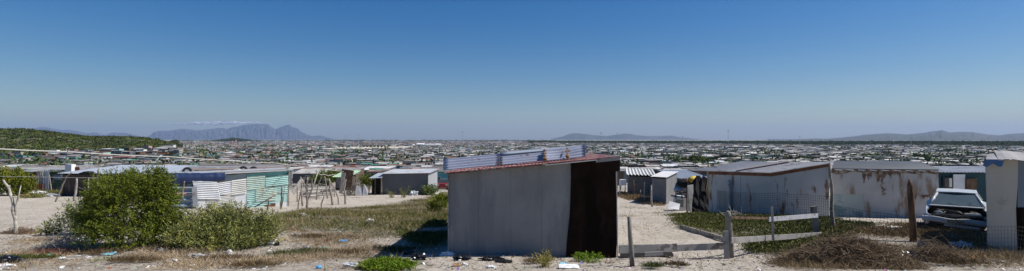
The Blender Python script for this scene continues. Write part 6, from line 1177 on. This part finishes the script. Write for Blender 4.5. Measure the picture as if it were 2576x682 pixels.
# ---- litter
MC = lambda n, c, r_=.6: mat('litter_' + n, c, r_, .15, 8, bump=.3, bump_scale=25)
WH, BK, YL, RD, GN, BL, CB = MC('white', (.78, .78, .78), .5), m_black, MC('yellow', (.75, .58, .03), .5), MC('red', (.55, .07, .03)), MC('green', (.04, .42, .28), .4), MC('blue', (.10, .35, .65)), MC('cardboard', (.36, .22, .12), .9)
TQ, GY, CLR = MC('turquoise', (.25, .55, .65)), MC('grey', (.45, .45, .44)), MC('clear', (.55, .57, .57), .2)
LT = [('plastic_bag', 24, 660, 44, 18, BK, 'bag', 'spread black rubbish bag in the near corner with a red scrap in it'), ('plastic_bag', 8, 676, 46, 12, WH, 'bag', 'white plastic bag below the spread black bag'), ('plastic_bag', 38, 655, 22, 7, WH, 'bag', 'thin clear-white film beside the spread black bag'), ('rag', 2, 650, 10, 6, RD, 'bag', 'red rag on the spread black bag'), ('plastic_disc', 122, 647, 13, 8, GN, 'disc', 'round green lid beside the reddish dry weeds'), ('pot', 128, 652, 9, 6, RD, 'bag', 'small rust red pot below the green lid'),
      ('paper', 156, 652, 15, 6, WH, 'sheet', 'white paper scrap just past the green lid'), ('paper', 156, 677, 12, 9, WH, 'sheet', 'white triangle of card standing near the bottom edge'), ('plastic_scrap', 275, 675, 6, 4, MC('orange', (.8, .2, .03)), 'bag', 'tiny orange cap in the dry straw'), ('sack', 213, 608, 42, 13, WH, 'bag', 'pale bulging sack at the foot of the gnarled post'), ('paper', 275, 642, 28, 8, TQ, 'sheet', 'white and turquoise carton scrap on the straw'), ('paper', 262, 641, 14, 7, WH, 'sheet', 'white folded paper touching the turquoise carton'),
      ('can', 195, 647, 12, 6, GY, 'can', 'dull crushed can before the dead stalks'), ('paper', 222, 651, 14, 7, WH, 'bag', 'crumpled white tissue below the gnarled post'), ('paper', 172, 655, 10, 4, GY, 'sheet', 'grey scrap among the weeds near the can'), ('plastic_bag', 426, 623, 32, 11, YL, 'bag', 'bright yellow plastic bag at the edge of the tall bush'), ('cup', 439, 658, 17, 8, WH, 'can', 'white cup lying on its side in the straw'), ('plastic_bag', 403, 634, 20, 10, CLR, 'bag', 'clear plastic bottle mass beside the yellow bag'),
      ('plastic_bag', 493, 650, 44, 12, GY, 'bag', 'long grey crumple of plastic in the straw'), ('paper', 484, 672, 18, 6, WH, 'sheet', 'white scrap at the bottom below the grey crumple'), ('cup', 577, 638, 14, 10, WH, 'bag', 'small round white tub below the grey green bush'), ('plastic_bag', 611, 623, 26, 10, WH, 'bag', 'torn white bag under the grey green bush'), ('plastic_bag', 680, 615, 27, 16, WH, 'bag', 'bulging white ball of plastic beside the bush'), ('plastic_bag', 697, 618, 12, 12, BK, 'bag', 'dark scrap touching the white ball of plastic'),
      ('paper', 760, 543, 18, 7, WH, 'bag', 'white litter on the grass behind the straw'), ('plastic_bag', 932, 560, 22, 11, WH, 'bag', 'white bag caught in the olive grass'), ('plastic_bag', 1040, 492, 20, 12, CLR, 'bag', 'pale clear bag standing on the sand before the grey shack'), ('paper', 864, 609, 20, 5, BL, 'sheet', 'white and blue wrapper near the shed shadow'), ('paper', 866, 633, 12, 5, YL, 'sheet', 'yellow scrap in the thin straw'), ('bottle', 884, 673, 36, 14, CLR, 'bag', 'clear dented plastic jar at the bottom edge'),
      ('plastic_bag', 1030, 640, 28, 13, BK, 'bag', 'round dark bag in the corner of the shed shadow'), ('plastic_bag', 1053, 653, 42, 18, BK, 'bag', 'torn black bag left of the shed corner'), ('plastic_bag', 1163, 654, 40, 13, BK, 'bag', 'black bag lying under the first grey board'), ('plastic_bag', 1238, 654, 56, 10, BK, 'bag', 'flattened black plastic along the middle of the shed base'), ('plastic_bag', 1268, 660, 40, 7, BK, 'bag', 'thin black strip farther along the shed base'), ('rubbish', 1125, 643, 34, 11, WH, 'bag', 'white and green rubbish at the very corner of the shed'), ('bottle', 1112, 641, 10, 6, GN, 'bag', 'green plastic piece at the shed corner'),
      ('cardboard', 1150, 670, 22, 8, CB, 'sheet', 'flat brown cardboard square below the shed corner'), ('paper', 1168, 668, 14, 8, WH, 'bag', 'white clump beside the cardboard square'), ('paper', 1236, 674, 22, 7, WH, 'bag', 'white scraps at the bottom below the shed'), ('rock', 820, 610, 13, 9, m_brickw, 'bag', 'reddish brown stone in the straw'), ('rock', 799, 618, 11, 7, m_brickw, 'bag', 'smaller brown stone beside the reddish one'), ('bottle', 814, 627, 14, 6, GN, 'can', 'green bottle lying below the brown stones'), ('can', 802, 677, 11, 12, BL, 'can', 'blue drink can at the bottom edge'),
      ('plank', 1424, 643, 72, 9, m_palewood, 'board', 'pale plank lying along the shed base'), ('brick', 1440, 638, 26, 7, m_brickw, 'board', 'red brick on the pale plank'), ('paper', 1431, 674, 50, 7, WH, 'sheet', 'long white torn strip below the plank'), ('paper', 1418, 667, 18, 6, TQ, 'sheet', 'pale turquoise scrap below the plank'), ('rock', 1405, 638, 30, 8, m_stone, 'bag', 'grey rubble lump near the rusty panel'), ('plastic_bag', 2284, 656, 44, 26, BK, 'bag', 'shiny full black refuse bag beside the brush pile'), ('plastic_bag', 2262, 668, 22, 7, WH, 'bag', 'white paper below the shiny black bag'),
      ('plastic_bag', 2146, 572, 16, 9, YL, 'bag', 'yellow bag caught in the grass behind the wire fence'), ('plastic_bag', 2123, 594, 18, 9, RD, 'bag', 'red bag behind the brush pile'), ('plastic_bag', 2113, 592, 8, 9, WH, 'bag', 'white scrap touching the red bag'), ('plastic_bag', 2092, 586, 12, 6, RD, 'bag', 'red and orange wrapper by the knotty post'), ('paper', 2254, 576, 34, 7, WH, 'sheet', 'white sheet on the ground behind the stake'), ('paper', 2352, 578, 26, 5, WH, 'sheet', 'pale sheet on the ground before the wreck'), ('plastic_bag', 2420, 624, 56, 15, GY, 'bag', 'heap of pale rubble behind the near wire mesh'),
      ('plastic_bag', 2455, 652, 26, 9, RD, 'bag', 'rust red scrap at the bottom under the near mesh'), ('bottle', 2520, 662, 24, 8, GY, 'can', 'grey tin below the pale board shack'), ('paper', 2390, 600, 30, 7, WH, 'sheet', 'crumpled white card behind the near mesh'), ('paper', 90, 489, 40, 9, WH, 'bag', 'white rubble strewn on the bank before the patchwork shack'), ('paper', 130, 494, 36, 8, GY, 'bag', 'pale debris beside the crooked post'), ('paper', 62, 494, 20, 6, CB, 'bag', 'brown debris on the bank edge'), ('tyre', 1128, 478, 9, 8, m_tyre, 'bag', 'dark tyre beside the red car')]
for i, (nm, px, py, wpx, hpx, m, kind, lb) in enumerate(LT):
    g = G(px, py); s_ = g.y / F; w_ = wpx * s_; h = max(hpx * s_ * .9, .012); c = g + Vector((0, 0, h * .35)); rr = random.Random(i + 50); mb = MB()
    if kind == 'bag': bumpy(mb, c, (w_ / 2, w_ * .32, h * .62), i, .55, 3, 2.6, .55)
    elif kind == 'disc': ax = Vector((.3, -.7, .6)).normalized(); mb.tube([c - ax * .012, c + ax * .012], [w_ / 2, w_ / 2], 16)
    elif kind == 'can': a = Vector((w_ / 2, rr.uniform(-.3, .3) * w_, 0)); r_ = h * .45; p = g + Vector((0, 0, r_)); mb.tube([p - a, p - a * .9, p + a * .85, p + a], [r_ * .8, r_, r_, r_ * .75], 12)
    elif kind == 'board': mb.box(c, (w_, max(h * 1.2, .05), max(h * .6, .03)), Matrix.Rotation(R(rr.uniform(-8, 8)), 3, 'Z') @ Matrix.Rotation(R(2), 3, 'Y'))
    else:
        n = 6; vs = []
        for a in range(n + 1):
            for b_ in range(5): k = .25 * mnoise.noise(Vector((a * .9 + i, b_ * .9, i))); vs.append(g + Vector(((a / n - .5) * w_ * (1 + .15 * k), (b_ / 4 - .5) * w_ * .55, .015 + h * .55 * (b_ / 4) + k * h * 1.3 + .01)))
        fs = [(a * 5 + b_, (a + 1) * 5 + b_, (a + 1) * 5 + b_ + 1, a * 5 + b_ + 1) for a in range(n) for b_ in range(4)]; mb.add(vs, fs); mb.add([v - Vector((0, 0, .004)) for v in vs], [tuple(reversed(f)) for f in fs])
    o = mb.build(nm, m, smooth=(kind in ('can', 'disc')), org=g); tag(o, lb, nm.replace('_', ' '), 'litter on the sand')
# tiny pale crumbs of rubbish and stones nobody would count
rng = np.random.default_rng(91); x, y = scatter(wpoly([(0, 600), (700, 560), (1120, 600), (1560, 645), (1900, 620), (2576, 580), (2576, 681), (0, 681)]), 2600, rng); n = len(x)
o = quads('debris', leafquads(np.stack([x, y, gz(x, y) + .015], 1), rng.normal(size=(n, 3)) * [1, 1, .35], rng.uniform(.015, .11, n), rng.uniform(.01, .06, n), rng), mat('debris_bits', (.6, .6, .58), .7, .3, 5, tint=True, bump=0), None, np.where(rng.random((n, 1)) < .45, np.array([1.1, 1.1, 1.1]), np.where(rng.random((n, 1)) < .5, np.array([.35, .3, .25]), rng.uniform(.1, .9, (n, 3))))); tag(o, kind='stuff'); o['label'] = 'tiny scraps of rubbish and pebbles over the sand'
